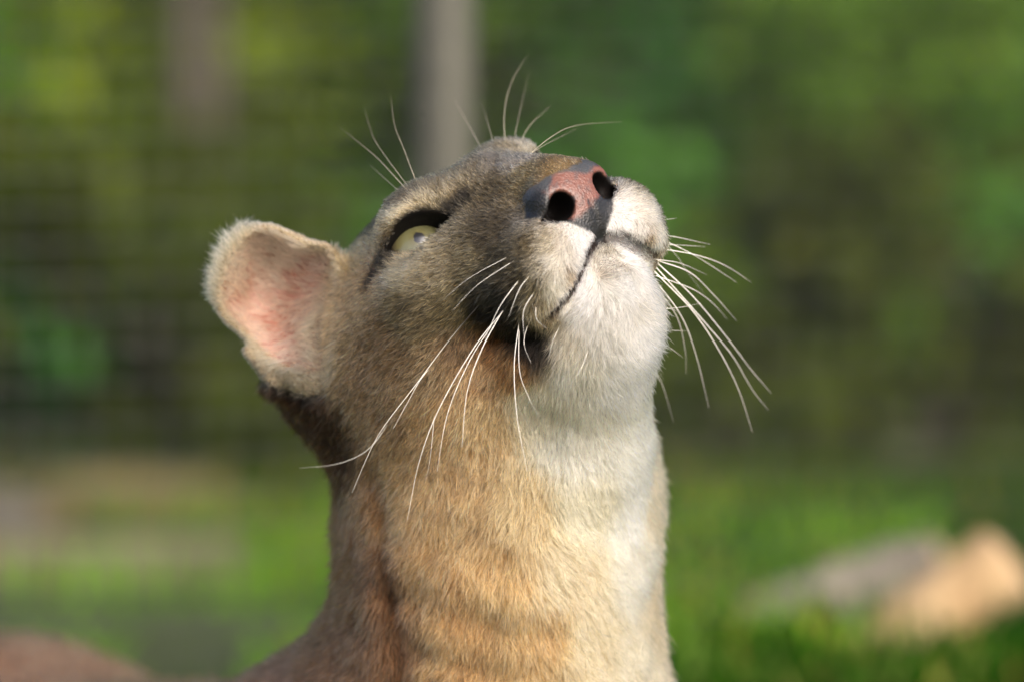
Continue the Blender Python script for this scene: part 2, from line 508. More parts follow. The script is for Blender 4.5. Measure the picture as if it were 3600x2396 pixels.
WHISKERS = [
    ('D', 0.034, [(-1.47, -6.15, 2.32), (-3.10, -5.90, 0.40), (-4.74, -5.63, -1.79), (-6.49, -5.35, -4.10), (-7.25, -5.19, -5.53), (-8.02, -5.00, -7.34)]),
    ('R', 0.022, [(-3.89, -4.03, -0.90), (-4.59, -4.30, -1.70), (-5.30, -4.66, -2.94), (-5.95, -5.00, -4.12)]),
    ('R', 0.022, [(-6.01, -2.16, -3.66), (-7.23, -1.75, -5.34), (-8.79, -1.40, -6.14), (-10.79, -1.00, -6.41)]),
    ('R', 0.032, [(0.41, -8.37, 3.54), (-0.60, -8.43, 2.14), (-1.35, -8.50, 0.53)]),
    ('R', 0.034, [(-0.39, -6.98, 1.92), (-1.90, -7.19, 0.03), (-3.63, -7.50, -2.98), (-4.60, -7.74, -5.56), (-5.20, -8.00, -8.46)]),
    ('R', 0.030, [(-0.82, -5.94, 1.38), (-2.12, -6.55, -0.65), (-3.20, -7.26, -3.21), (-3.73, -8.00, -6.08)]),
    ('R', 0.036, [(-0.28, -7.30, 2.20), (-1.47, -7.69, 0.06), (-2.22, -8.06, -2.08), (-2.48, -8.50, -4.81)]),
    ('R', 0.026, [(1.01, -8.65, 3.81), (0.37, -8.79, 3.02), (-0.17, -9.00, 1.63)]),
    ('R', 0.024, [(1.20, -8.49, 3.01), (0.58, -8.74, 1.94), (0.60, -9.00, 0.67)]),
    ('R', 0.030, [(0.39, -7.22, 1.55), (0.11, -7.62, -0.81), (0.26, -8.05, -3.38), (0.75, -8.50, -6.00)]),
    ('R', 0.026, [(0.35, -6.75, 1.20), (0.37, -7.58, -1.03), (0.80, -8.07, -2.30), (1.33, -8.50, -3.30)]),
    ('R', 0.020, [(1.18, -8.10, 2.28), (1.23, -8.59, 1.51), (1.72, -9.00, 1.10)]),
    ('R', 0.016, [(0.09, -8.20, 4.39), (-1.68, -8.63, 3.23), (-2.96, -9.00, 1.95)]),
    ('R', 0.012, [(-0.17, -7.92, 4.60), (-2.11, -8.53, 3.55), (-3.39, -9.00, 2.49)]),
    ('R', 0.020, [(0.80, -7.08, 1.28), (0.60, -7.54, 0.27), (0.95, -8.00, -0.68)]),
    ('R', 0.014, [(-3.90, -3.42, -3.46), (-4.08, -6.27, -5.45), (-4.31, -8.00, -6.62)]),
    ('R', 0.014, [(1.33, -8.61, 3.33), (1.01, -8.30, 2.46), (1.16, -8.00, 1.58)]),
    ('C', 0.014, [(3.83, -6.58, -0.00), (3.45, -7.87, -0.90), (2.94, -9.00, -1.59)]),
    ('C', 0.014, [(2.42, -6.62, 1.19), (1.99, -7.37, 0.26), (1.81, -8.00, -0.57)]),
    ('L', 0.026, [(6.66, -3.00, 5.66), (8.34, -1.53, 5.33), (10.09, 0.00, 4.90)]),
    ('L', 0.030, [(7.22, -2.50, 5.40), (9.20, -0.93, 4.42), (11.51, 1.00, 2.93)]),
    ('L', 0.032, [(7.33, -2.50, 4.81), (9.35, -1.13, 4.41), (10.89, -0.05, 3.82), (12.24, 1.00, 2.93)]),
    ('L', 0.024, [(6.94, -3.00, 5.01), (8.41, -1.48, 4.93), (9.85, 0.00, 4.79)]),
    ('L', 0.034, [(7.46, -2.50, 4.15), (9.02, -1.22, 3.53), (10.23, 0.04, 2.39), (11.53, 1.50, 0.92)]),
    ('L', 0.032, [(7.51, -2.50, 3.34), (9.21, -0.77, 2.65), (10.25, 0.42, 1.89), (11.04, 1.50, 1.01)]),
    ('L', 0.040, [(7.52, -2.00, 3.89), (9.21, -0.80, 2.28), (10.92, 0.55, 0.22), (12.31, 1.70, -1.61), (13.35, 2.50, -2.82)]),
    ('L', 0.040, [(7.48, -2.00, 3.61), (9.71, -0.34, 1.08), (11.27, 0.85, -0.80), (12.31, 1.83, -2.55), (13.17, 2.50, -3.65)]),
    ('L', 0.042, [(7.48, -2.00, 3.34), (9.21, -0.94, 1.53), (10.57, 0.08, -0.51), (11.61, 1.04, -2.57), (12.35, 2.00, -4.78)]),
    ('L', 0.038, [(7.30, -2.00, 3.10), (8.62, -0.60, 1.27), (9.42, 0.76, -0.80), (10.13, 2.50, -3.56)]),
    ('L', 0.034, [(7.26, -2.00, 2.84), (8.39, -0.26, 1.25), (8.86, 1.35, -0.49), (8.96, 2.50, -1.79)]),
    ('L', 0.022, [(7.27, -3.00, 4.26), (8.52, -1.64, 4.01), (9.94, 0.00, 3.35)]),
    ('L', 0.020, [(6.99, -4.00, 1.81), (8.31, -2.98, 1.82), (9.57, -2.00, 2.00)]),
    ('L', 0.018, [(6.92, -4.00, 2.09), (8.51, -2.00, 1.58)]),
    ('L', 0.018, [(6.95, -3.00, 0.71), (9.03, -1.00, 0.56)]),
    ('L', 0.022, [(6.78, -3.00, 0.42), (7.93, -1.86, -0.21), (8.72, -1.00, -0.81)]),
    ('L', 0.018, [(6.49, -3.50, 6.36), (7.50, -2.69, 6.24), (8.35, -2.00, 6.31)]),
    ('L', 0.014, [(6.32, -3.50, 6.58), (7.14, -2.00, 6.75)]),
    ('L', 0.014, [(6.82, -3.50, 6.18), (7.87, -2.00, 5.78)]),
    ('L', 0.020, [(7.31, -1.50, 5.52), (8.40, 0.25, 4.31), (8.94, 1.28, 3.52), (9.91, 3.00, 2.22)]),
    ('L', 0.024, [(7.02, -0.00, -1.02), (7.69, 1.56, -2.27), (8.36, 4.00, -4.40)]),
    ('L', 0.018, [(7.09, 0.00, -0.69), (7.84, 4.00, -2.26)]),
    ('B', 0.030, [(-5.59, -1.56, 8.01), (-6.84, 0.34, 9.27), (-7.83, 1.66, 10.05), (-8.85, 3.00, 10.83)]),
    ('B', 0.022, [(-5.46, -1.39, 8.14), (-6.51, 0.33, 9.47), (-7.16, 1.52, 10.47), (-7.59, 3.00, 11.88)]),
    ('B', 0.026, [(-5.00, -1.26, 8.49), (-5.55, -0.08, 9.88), (-5.99, 0.83, 10.95), (-6.21, 2.00, 12.42)]),
    ('B', 0.022, [(-5.83, -1.60, 7.75), (-6.73, 1.12, 8.44), (-7.33, 3.00, 8.95)]),
    ('B', 0.032, [(-1.44, 1.28, 9.54), (-2.15, 3.96, 10.77), (-2.99, 7.00, 12.17)]),
    ('B', 0.024, [(-0.87, 1.02, 9.68), (-1.21, 3.54, 10.91), (-1.60, 6.00, 12.11)]),
    ('B', 0.030, [(-0.33, 0.98, 9.73), (-0.40, 2.73, 11.48), (-0.04, 4.37, 13.09), (0.81, 6.00, 14.53)]),
    ('B', 0.020, [(0.04, 0.93, 9.66), (0.31, 3.71, 11.18), (0.89, 8.00, 13.55)]),
    ('B', 0.032, [(0.18, 0.61, 9.49), (0.87, 2.84, 10.85), (1.98, 5.00, 11.88)]),
    ('B', 0.026, [(0.59, -4.26, 9.35), (2.06, -2.12, 10.46), (3.29, -0.61, 10.97), (5.63, 2.00, 11.13)]),
    ('B', 0.020, [(0.59, -4.10, 9.39), (1.74, -1.06, 10.03), (3.40, 3.00, 10.78)]),
]

def lin(c):
    c = np.asarray(c, float) / 255.0
    return np.where(c <= .04045, c / 12.92, ((c + .055) / 1.055) ** 2.4)
def sstep(a, b, x):
    t = np.clip((x - a) / (b - a), 0, 1)
    return t * t * (3 - 2 * t)
class Noise:
    """smooth 3-D value noise from random waves"""
    def __init__(self, seed, freq, n=14):
        r = np.random.default_rng(seed)
        v = r.normal(size=(n, 3)); v /= np.linalg.norm(v, axis=1)[:, None]
        self.k = (v * (freq * r.uniform(.5, 1.6, n))[:, None]).astype(np.float32)
        self.ph = r.uniform(0, 6.283, n).astype(np.float32)
    def __call__(self, p):
        return np.sin(p.astype(np.float32) @ self.k.T + self.ph).sum(1) / math.sqrt(len(self.ph) / 2) * .5

# vertex data of the body ------------------------------------------------
T3 = np.concatenate([BQ[:, [0, 1, 2]], BQ[:, [0, 2, 3]]])
fa, fb, fc = BV[T3[:, 0]], BV[T3[:, 1]], BV[T3[:, 2]]
FN = np.cross(fb - fa, fc - fa)
AREA = np.linalg.norm(FN, axis=1) * .5
BN = np.zeros_like(BV)
for k in range(3): np.add.at(BN, T3[:, k], FN)
BN /= np.linalg.norm(BN, axis=1)[:, None] + 1e-9
QH = b2h(BV)                                              # head-frame position of every vertex
QS = QH * np.where(QH[:, :1] < 0, [-1, 1, 1], [1, 1, 1])

def coat_colour(q):
    pts = COATS[:, :3]; col = lin(COATS[:, 3:])
    mir = pts[:, 2] > -9.5
    P = np.concatenate([pts, pts[mir] * [-1, 1, 1], b2h([(-4, 16, -4), (4, 14, -8), (8, 9, -12), (-6, 18, -14), (-20, 30, -20), (-34, 60, -20), (-4, 30, -40), (-3, 6, -60), (-34, 60, -60)])])
    K = np.concatenate([col, col[mir], np.tile(lin([(128, 94, 64)]), (9, 1))])
    out = np.zeros((len(q), 3))
    for i in range(0, len(q), 20000):
        d2 = ((q[i:i + 20000, None, :] - P[None]) ** 2).sum(-1)
        w = 1 / (d2 + .14) ** 3.2
        out[i:i + 20000] = (w @ K) / w.sum(1)[:, None]
    return out
def flow_dir(q, n_h):
    pts = FLOWS[:, :3]; d = FLOWS[:, 3:]
    mir = pts[:, 2] > -9.5
    down = np.array([[0, .15, -1.0]]) @ HROT
    extra = b2h([(-4, 16, -4), (4, 14, -8), (8, 9, -12), (-6, 18, -14), (-3, 30, -60), (-3, 6, -60), (-34, 60, -60)])
    ed = np.tile(down, (7, 1))
    bk = b2h([(-20, 30, -20), (-34, 60, -20), (-20, 40, -36)]); bd = np.tile(np.array([[-.45, .85, -.15]]) @ HROT, (3, 1))
    P = np.concatenate([pts, pts[mir] * [-1, 1, 1], extra, bk])
    K = np.concatenate([d, d[mir] * [-1, 1, 1], ed, bd])
    out = np.zeros((len(q), 3))
    for i in range(0, len(q), 20000):
        d2 = ((q[i:i + 20000, None, :] - P[None]) ** 2).sum(-1)
        w = 1 / (d2 + .3) ** 2.5
        out[i:i + 20000] = (w @ K) / w.sum(1)[:, None]
    out -= n_h * (out * n_h).sum(1)[:, None]
    return out / (np.linalg.norm(out, axis=1)[:, None] + 1e-9)

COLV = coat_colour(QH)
NH = BN @ HROT
FLOWV = flow_dir(QH, NH)
x, y, z = QS.T
# nose leather
lea = np.minimum(np.minimum(-1.40 - .22 * np.exp(-(x / .45) ** 2) - z, y - 6.72), z + 2.95 + (2.6 - x))
lea = np.where((y > 6) & (z > -5.4), np.minimum(lea, 2.9 - x), -1)
LEATHER = sstep(-.10, .10, lea + .07 * Noise(3, 5)(QH))
nos_d = smin(ell(QS.astype(np.float32), (1.32, 7.7, -2.95), (.62, 1.7, .66), rot_from((0, .2, 1), (1, -.25, 0))),
             cap(QS.astype(np.float32), (1.6, 7.8, -3.25), (2.75, 6.9, -3.5), .42, .30), .35)
NOSTRIL = sstep(.14, .02, nos_d) * (y > 5.5)
# eye rim, tear line and the dark streak behind the eye
e = QS - EYE_C
ex, ey, ez = e @ EYE_X, e @ EYE_N, e @ EYE_Z
xx = np.clip(ex / 1.72, -1, 1)
up_ = .68 * (1 - np.abs(xx) ** 2.2) + .06
lo_ = -.62 * (1 - np.abs(xx) ** 2.0) - .06
al = np.maximum(np.maximum(ez - up_, lo_ - ez), np.abs(ex) - 1.72)
RIMW = np.where(ez > .5 * (up_ + lo_), .15, .11)
BARE = sstep(RIMW + .06, RIMW - .08, al) * (ey > 0)
q32 = QS.astype(np.float32)
E3 = lambda a, b, c: EYE_C + EYE_X * a + EYE_N * b + EYE_Z * c
def flat_cap(a, b, r0, r1):
    a, b = np.array(a), np.array(b); ab = b - a
    p2 = np.stack([ex, ez], 1); t = np.clip(((p2 - a) @ ab) / (ab @ ab), 0, 1)
    return np.linalg.norm(p2 - a - t[:, None] * ab, axis=1) - (r0 + (r1 - r0) * t) + 9 * (ey < -1.2)
tear_d = flat_cap((-1.5, .1), (-2.85, .6), .30, .16)
back_d = flat_cap((1.45, -.05), (2.7, -.75), .34, .06)
DARK = .97 * np.maximum(sstep(.62, .0, tear_d + .1 * Noise(31, 4)(QH)), sstep(.66, .02, back_d + .1 * Noise(32, 4)(QH)))
DARK = np.maximum(DARK, sstep(.26, .0, al - RIMW) * (ey > 0) * np.where(ez > 0, .85, .45))
lip_d = np.min([cap(q32, a, b, .0, .0) for a, b in zip(LIP[:-1], LIP[1:])], 0)
LIPM = sstep(.58, .34, lip_d)
LIPM = LIPM * np.where(QH[:, 0] < -.4, .6, 1)
phil_d = cap(q32, (0, 8.3, -4.3), (0, 7.35, -5.6), .0, .0)
LIPM = np.maximum(LIPM, sstep(.38, .20, phil_d))
# ear: inside of the cup and its rim
BXZ = BV[:, [0, 2]]
def poly_dist(p, poly):
    best = np.full(len(p), 99.); inside = np.zeros(len(p), bool)
    for a, b in zip(poly, np.roll(poly, -1, 0)):
        ab = b - a; t = np.clip(((p - a) @ ab) / (ab @ ab), 0, 1)
        best = np.minimum(best, np.linalg.norm(p - a - t[:, None] * ab, axis=1))
        c = ((a[1] > p[:, 1]) != (b[1] > p[:, 1]))
        xi = (b[0] - a[0]) * (p[:, 1] - a[1]) / (b[1] - a[1] + 1e-9) + a[0]
        inside ^= c & (p[:, 0] < xi)
    return np.where(inside, best, -best)
rim_d = poly_dist(BXZ, EAR_RIM)
earz = (BV[:, 1] > -3) & (BV[:, 1] < 9) & (rim_d > np.where(BV[:, 2] < .5, -1.0, -.6)) & (BV[:, 0] < -8.6)
EARIN = np.where(earz & (BN[:, 1] < .25), sstep(.02, .4, rim_d) * sstep(-9.1, -10.4, BV[:, 0] + .8 * sstep(2.0, 3.8, BV[:, 2]) * -1 + .5 * Noise(8, 1.5)(BV)), 0)
EARRIM = np.where(earz, sstep(.5, .05, np.abs(rim_d)) * (.35 + .65 * sstep(-11.5, -13.5, BV[:, 0])), 0)
EARALL = np.where(earz & (BV[:, 0] < -9.2), 1.0, 0.0)

patch = np.zeros(len(QS))
for c_, r_ in (((4.6, 3.6, -5.4), 1.25), ((4.2, 3.2, -6.4), 1.1), ((4.7, 2.7, -4.5), 1.0), ((3.9, 3.4, -7.1), .7)):
    patch = np.maximum(patch, sstep(1.15, .35, np.linalg.norm(QS - c_, axis=1) / r_ + .12 * Noise(41, 3.0)(QH)))
COLV = COLV * (1 - .88 * patch[:, None]) + lin([16, 13, 10]) * .88 * patch[:, None]
black = lin([26, 24, 21])
COLV = np.where(EARALL[:, None] > 0, COLV * .3 + .7 * lin([182, 164, 132]), COLV)
COLV = COLV * (1 - .8 * LIPM[:, None]) + lin([60, 50, 45]) * .8 * LIPM[:, None]
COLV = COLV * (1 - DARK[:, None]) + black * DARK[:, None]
SKIN = COLV * .6
SKIN = SKIN * (1 - LIPM[:, None]) + lin([26, 19, 17]) * LIPM[:, None]
SKIN = SKIN * (1 - BARE[:, None]) + lin([11, 9, 8]) * BARE[:, None]
pink_n = Noise(11, 3.0)(QH)
pink = sstep(-.12, .12, np.minimum(np.minimum(1.95 - np.abs(QH[:, 0] + .05) + .25 * (z + 2.2), -1.68 - z - .22 * np.abs(QH[:, 0] - .6)), z + 3.75 + .3 * QH[:, 0]) + .20 * pink_n + .10 * Noise(13, 9.0)(QH))
spots = np.maximum(sstep(.5, .8, Noise(12, 7.0)(QH)) * sstep(-2.4, -3.0, z), .5 * sstep(.2, .9, Noise(14, 12.0)(QH)))
pink = pink * (1 - spots)
grey = lin([56, 58, 60]) * (1 - .82 * np.maximum(sstep(-2.6, -3.3, z), sstep(1.6, 2.1, x) * sstep(-1.5, -2.0, z))[:, None])
nosec = grey * (1 - pink[:, None]) + lin([104, 66, 55]) * pink[:, None]
SKIN = SKIN * (1 - LEATHER[:, None]) + nosec * LEATHER[:, None]
SKIN = SKIN * (1 - NOSTRIL[:, None]) + lin([13, 10, 9]) * NOSTRIL[:, None]  # near-black inside the nostril: the hole's shade put into the skin colour
epink = sstep(-.5, .8, Noise(5, 2.2)(BV))[:, None]
earskin = lin([142, 110, 98]) * (1 - epink) + lin([126, 84, 70]) * epink
SKIN = SKIN * (1 - EARIN[:, None]) + earskin * EARIN[:, None]
rimc = lin([194, 182, 154])
COLV = COLV * (1 - np.maximum(EARRIM, EARIN)[:, None]) + rimc * np.maximum(EARRIM, EARIN)[:, None]

# hair length (cm) and density (per cm2) per vertex
LENV = np.full(len(BV), .52)
LENV += .38 * sstep(1.5, -6, QH[:, 2] + QH[:, 1] * .6)                  # longer towards cheek and jaw
LENV += .35 * sstep(-2, -9, BV[:, 2])                                   # neck
chin = np.exp(-(((QH - [0, 4.0, -8.8]) / [3.0, 3.0, 2.2]) ** 2).sum(1))
LENV += .45 * chin
nose_r = np.linalg.norm(QH - [0, 7.4, -1.8], axis=1)
LENV *= .32 + .68 * sstep(.5, 4.6, nose_r)
LENV = np.where(EARALL > 0, .24 + .80 * sstep(-12.6, -14.2, BV[:, 0]) * sstep(1.2, 2.6, BV[:, 2]), LENV); LENV = np.where(EARIN > .3, 1.15, LENV)
LENV *= 1 - .62 * sstep(1.3, .25, lip_d) * (QH[:, 1] > 2)
LENV = np.maximum(LENV * (1 - .5 * sstep(.5, 0, al - RIMW) * (ey > 0)), .12)
vis = (BV[:, 2] > -22) & (BV[:, 1] < 19)
facing = -(BN @ np.array([0, 1, 0]))
DENV = np.where(vis, 270 * sstep(-.55, -.1, facing) + 40, 14.0)
DENV = np.where(vis & (BV[:, 2] < -8), DENV * .75, DENV)
DENV *= (1 - np.maximum(sstep(.35, .6, LEATHER), NOSTRIL)) * (1 - sstep(.3, .6, BARE)) * (1 - .9 * sstep(.50, .34, lip_d) * sstep(4.2, 5.4, QH[:, 1]))
DENV = np.where(EARIN > .2, np.where(EARIN > .7, 18 + 70 * sstep(1.5, 3.6, BV[:, 2] - .35 * (BV[:, 0] + 12)), 150), DENV)

def make_fur():
    dens = DENV[T3].mean(1) * AREA
    n = RNG.poisson(dens)
    tri = np.repeat(np.arange(len(T3)), n)
    N = len(tri)
    r1, r2 = RNG.random(N), RNG.random(N)
    s = np.sqrt(r1); w = np.stack([1 - s, s * (1 - r2), s * r2], 1)
    V = T3[tri]
    mix = lambda A: (A[V] * (w[:, :, None] if A.ndim == 2 else w)).sum(1)
    p = mix(BV); nn = mix(BN); nn /= np.linalg.norm(nn, axis=1)[:, None]
    fl = mix(FLOWV) @ HROT.T
    col = mix(COLV); L = mix(LENV); dv = mix(DENV)
    ei, er, ea = mix(EARIN), mix(EARRIM), mix(EARALL)
    # ear hair: sweeps from the head across the cup and out over the rim
    outd = p[:, [0, 2]] - EAR_CUP; outd /= np.linalg.norm(outd, axis=1)[:, None] + .3
    radial = np.stack([outd[:, 0] - .2, np.full(N, -.1), outd[:, 1] + .15], 1)
    sweep = np.array([[-.88, -.30, .30]]) + RNG.normal(0, .12, (N, 3))
    inn = ei[:, None]
    ed = radial * (1 - inn) + sweep * inn
    near = sstep(-12.4, -10.8, p[:, 0])[:, None]
    ed = ed * (1 - near) + np.array([-.9, -.35, .2]) * near
    fl = fl * (1 - ea[:, None]) + ed * ea[:, None]
    # slow waves and random scatter
    t2 = np.cross(nn, fl)
    swirl = .35 * Noise(21, .9)(p) + .25 * Noise(22, 2.6)(p)
    long_ = sstep(.85, 1.5, L)
    fl = fl + t2 * (swirl * (.45 + .6 * long_) + RNG.normal(0, .24, N))[:, None]
    fl -= nn * (fl * nn).sum(1)[:, None]
    fl /= np.linalg.norm(fl, axis=1)[:, None] + 1e-9
    lift = np.clip(.52 + .10 * Noise(23, 3.0)(p) + .10 * long_ + RNG.normal(0, .14, N), .18, .95)
    lift = np.where(ea > .5, np.where(ei > .4, .32, .5), lift)
    L = L * np.clip(RNG.normal(1, .18, N), .45, 1.6) * (1 + .12 * Noise(24, 2.0)(p))
    # tufts
    h = .13 + .20 * long_
    cell = np.floor(p / h[:, None] + Noise(25, 1.7)(p)[:, None] * .3).astype(np.int64)
    hs = (cell[:, 0] * 73856093) ^ (cell[:, 1] * 19349663) ^ (cell[:, 2] * 83492791)
    jit = np.stack([((hs * m) % 1009) / 1009.0 for m in (31, 57, 91)], 1)
    cc = (cell + .2 + .6 * jit) * h[:, None]
    pull = cc - p; pull -= nn * (pull * nn).sum(1)[:, None]
    tuft = (.55 + .15 * long_) * (1 - .5 * ea)
    tw = (((hs * 17) % 997) / 997.0 - .5)
    K = 4
    P = np.zeros((N, K, 3), np.float32)
    jitter = RNG.normal(0, .07, (N, 3))
    for k in range(K):
        t = k / (K - 1)
        P[:, k] = (p - nn * .02 + (fl * (t * (1 - .35 * lift[:, None]) + .0) + nn * (lift[:, None] * (t - .42 * t * t)) * 1.05 + jitter * t * t) * L[:, None]
                   + pull * (tuft * t ** 1.3)[:, None] + (t2 * (tw * .22 * long_ * t * t * L)[:, None]))
    rad = np.where(dv < 20, .05, np.where(ea > .5, .016, .0185 - .001 * long_))
    rad = rad * RNG.uniform(.75, 1.3, N)
    R = np.stack([rad, rad * 1.0, rad * .8, rad * .12], 1).astype(np.float32)
    # colour along the hair: banded on the face, plain elsewhere
    lum = col.mean(1)
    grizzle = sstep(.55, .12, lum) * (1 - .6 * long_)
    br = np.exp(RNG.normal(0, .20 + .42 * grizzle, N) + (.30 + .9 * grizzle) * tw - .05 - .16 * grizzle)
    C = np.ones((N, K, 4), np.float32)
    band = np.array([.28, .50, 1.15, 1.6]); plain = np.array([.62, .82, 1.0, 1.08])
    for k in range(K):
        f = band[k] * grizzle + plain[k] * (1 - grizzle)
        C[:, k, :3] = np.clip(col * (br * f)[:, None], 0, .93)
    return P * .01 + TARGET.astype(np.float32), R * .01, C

def hair_object(name, P, R, C, mat, parent):
    hc = bpy.data.hair_curves.new(name)
    N, K = R.shape
    hc.add_curves([K] * N)
    hc.position_data.foreach_set('vector', P.reshape(-1).astype(np.float32))
    a = hc.attributes.get('radius') or hc.attributes.new('radius', 'FLOAT', 'POINT')
    a.data.foreach_set('value', R.reshape(-1).astype(np.float32))
    c = hc.attributes.new('col', 'FLOAT_COLOR', 'POINT')
    c.data.foreach_set('color', C.reshape(-1).astype(np.float32))
    hc.materials.append(mat)
    return link(bpy.data.objects.new(name, hc), parent)

# ------------------------------------------------------------------ materials
def new_mat(name):
    m = bpy.data.materials.new(name); m.use_nodes = True
    nt = m.node_tree
    return m, nt, nt.nodes['Principled BSDF'], nt.nodes['Material Output']
def node(nt, typ, **kw):
    n = nt.nodes.new(typ)
    for k, v in kw.items(): setattr(n, k, v)
    return n

def fur_material():
    m, nt, bsdf, out = new_mat('fur')
    nt.nodes.remove(bsdf)
    at = node(nt, 'ShaderNodeAttribute', attribute_name='col')
    hb = node(nt, 'ShaderNodeBsdfHairPrincipled')
    hb.model = 'CHIANG'; hb.parametrization = 'COLOR'
    nt.links.new(at.outputs['Color'], hb.inputs['Color'])
    hb.inputs['Roughness'].default_value = .55
    hb.inputs['Radial Roughness'].default_value = .65
    hb.inputs['Coat'].default_value = 0.0
    hb.inputs['IOR'].default_value = 1.28
    nt.links.new(hb.outputs[0], out.inputs['Surface'])
    return m
def skin_material():
    m, nt, b, out = new_mat('skin')
    at = node(nt, 'ShaderNodeAttribute', attribute_name='col')
    le = node(nt, 'ShaderNodeAttribute', attribute_name='leather')
    nt.links.new(at.outputs['Color'], b.inputs['Base Color'])
    co = node(nt, 'ShaderNodeTexCoord')
    vo = node(nt, 'ShaderNodeTexVoronoi', feature='SMOOTH_F1'); vo.inputs['Scale'].default_value = 900
    nt.links.new(co.outputs['Object'], vo.inputs['Vector'])
    bp = node(nt, 'ShaderNodeBump'); bp.inputs['Distance'].default_value = .0006
    nt.links.new(vo.outputs['Distance'], bp.inputs['Height'])
    mu = node(nt, 'ShaderNodeMath', operation='MULTIPLY'); mu.inputs[1].default_value = .55
    nt.links.new(le.outputs['Fac'], mu.inputs[0]); nt.links.new(mu.outputs[0], bp.inputs['Strength'])
    nt.links.new(bp.outputs[0], b.inputs['Normal'])
    mr = node(nt, 'ShaderNodeMapRange'); mr.inputs['To Min'].default_value = .7; mr.inputs['To Max'].default_value = .42
    nt.links.new(le.outputs['Fac'], mr.inputs['Value']); nt.links.new(mr.outputs[0], b.inputs['Roughness'])
    sp = node(nt, 'ShaderNodeMapRange'); sp.inputs['To Min'].default_value = .12; sp.inputs['To Max'].default_value = .5
    nt.links.new(le.outputs['Fac'], sp.inputs['Value']); nt.links.new(sp.outputs[0], b.inputs['Specular IOR Level'])
    b.inputs['Subsurface Weight'].default_value = .12
    b.inputs['Subsurface Radius'].default_value = (.006, .002, .001)
    b.inputs['Subsurface Scale'].default_value = 1.0
    return m

MAT_FUR, MAT_SKIN = fur_material(), skin_material()
cougar = link(bpy.data.objects.new('cougar', None))
cougar.location = (-.04, .08, 0)
cougar.empty_display_size = .2
tag(cougar, 'tan cougar with white muzzle and long whiskers gazing upwards', 'cougar')
def under_cougar(o):
    o.parent = cougar
    o.matrix_parent_inverse = Matrix.Translation(-Vector(cougar.location))
    return o
body = under_cougar(mesh_obj('body', BV * .01 + TARGET, BQ, MAT_SKIN))
for nm, typ, dat in (('col', 'FLOAT_COLOR', np.concatenate([SKIN, np.ones((len(SKIN), 1))], 1)), ('leather', 'FLOAT', LEATHER * (1 - NOSTRIL))):
    a = body.data.attributes.new(nm, typ, 'POINT')
    a.data.foreach_set('color' if typ == 'FLOAT_COLOR' else 'value', dat.astype(np.float32).ravel())
_P, _R, _C = make_fur()
fur = under_cougar(hair_object('fur', _P, _R, _C, MAT_FUR, None))
tag(fur, kind='stuff')

# eyes ----------------------------------------------------------------
def eye_material():
    m, nt, b, out = new_mat('eye')
    co = node(nt, 'ShaderNodeTexCoord')
    sx = node(nt, 'ShaderNodeSeparateXYZ'); nt.links.new(co.outputs['Object'], sx.inputs[0])
    cb = node(nt, 'ShaderNodeCombineXYZ'); nt.links.new(sx.outputs[0], cb.inputs[0]); nt.links.new(sx.outputs[1], cb.inputs[1])
    ln = node(nt, 'ShaderNodeVectorMath', operation='LENGTH'); nt.links.new(cb.outputs[0], ln.inputs[0])
    noi = node(nt, 'ShaderNodeTexNoise'); noi.inputs['Scale'].default_value = 420; noi.inputs['Detail'].default_value = 4
    nt.links.new(co.outputs['Object'], noi.inputs['Vector'])
    ad = node(nt, 'ShaderNodeMath', operation='MULTIPLY_ADD'); ad.inputs[1].default_value = .0024; ad.inputs[2].default_value = -.0012
    nt.links.new(noi.outputs['Fac'], ad.inputs[0])
    su = node(nt, 'ShaderNodeMath', operation='ADD'); nt.links.new(ln.outputs['Value'], su.inputs[0]); nt.links.new(ad.outputs[0], su.inputs[1])
    mr = node(nt, 'ShaderNodeMapRange'); mr.inputs['From Max'].default_value = .016
    nt.links.new(su.outputs[0], mr.inputs['Value'])
    cr = node(nt, 'ShaderNodeValToRGB'); nt.links.new(mr.outputs[0], cr.inputs[0])
    el = cr.color_ramp.elements
    stops = [(.0, (.004, .005, .008)), (.17, (.005, .006, .009)), (.20, (.10, .09, .03)), (.42, (.135, .135, .06)), (.70, (.165, .15, .06)), (.86, (.11, .09, .045)), (.93, (.02, .016, .012)), (1, (.02, .016, .012))]
    el[0].position = 0; el[0].color = (*stops[0][1], 1); el[1].position = 1; el[1].color = (*stops[-1][1], 1)
    for p_, c_ in stops[1:-1]:
        e_ = el.new(p_); e_.color = (*c_, 1)
    nt.links.new(cr.outputs[0], b.inputs['Base Color'])
    b.inputs['Roughness'].default_value = .5
    b.inputs['Coat Weight'].default_value = 1.0
    b.inputs['Coat Roughness'].default_value = .02
    b.inputs['Coat IOR'].default_value = 1.75
    return m
MAT_EYE = eye_material()
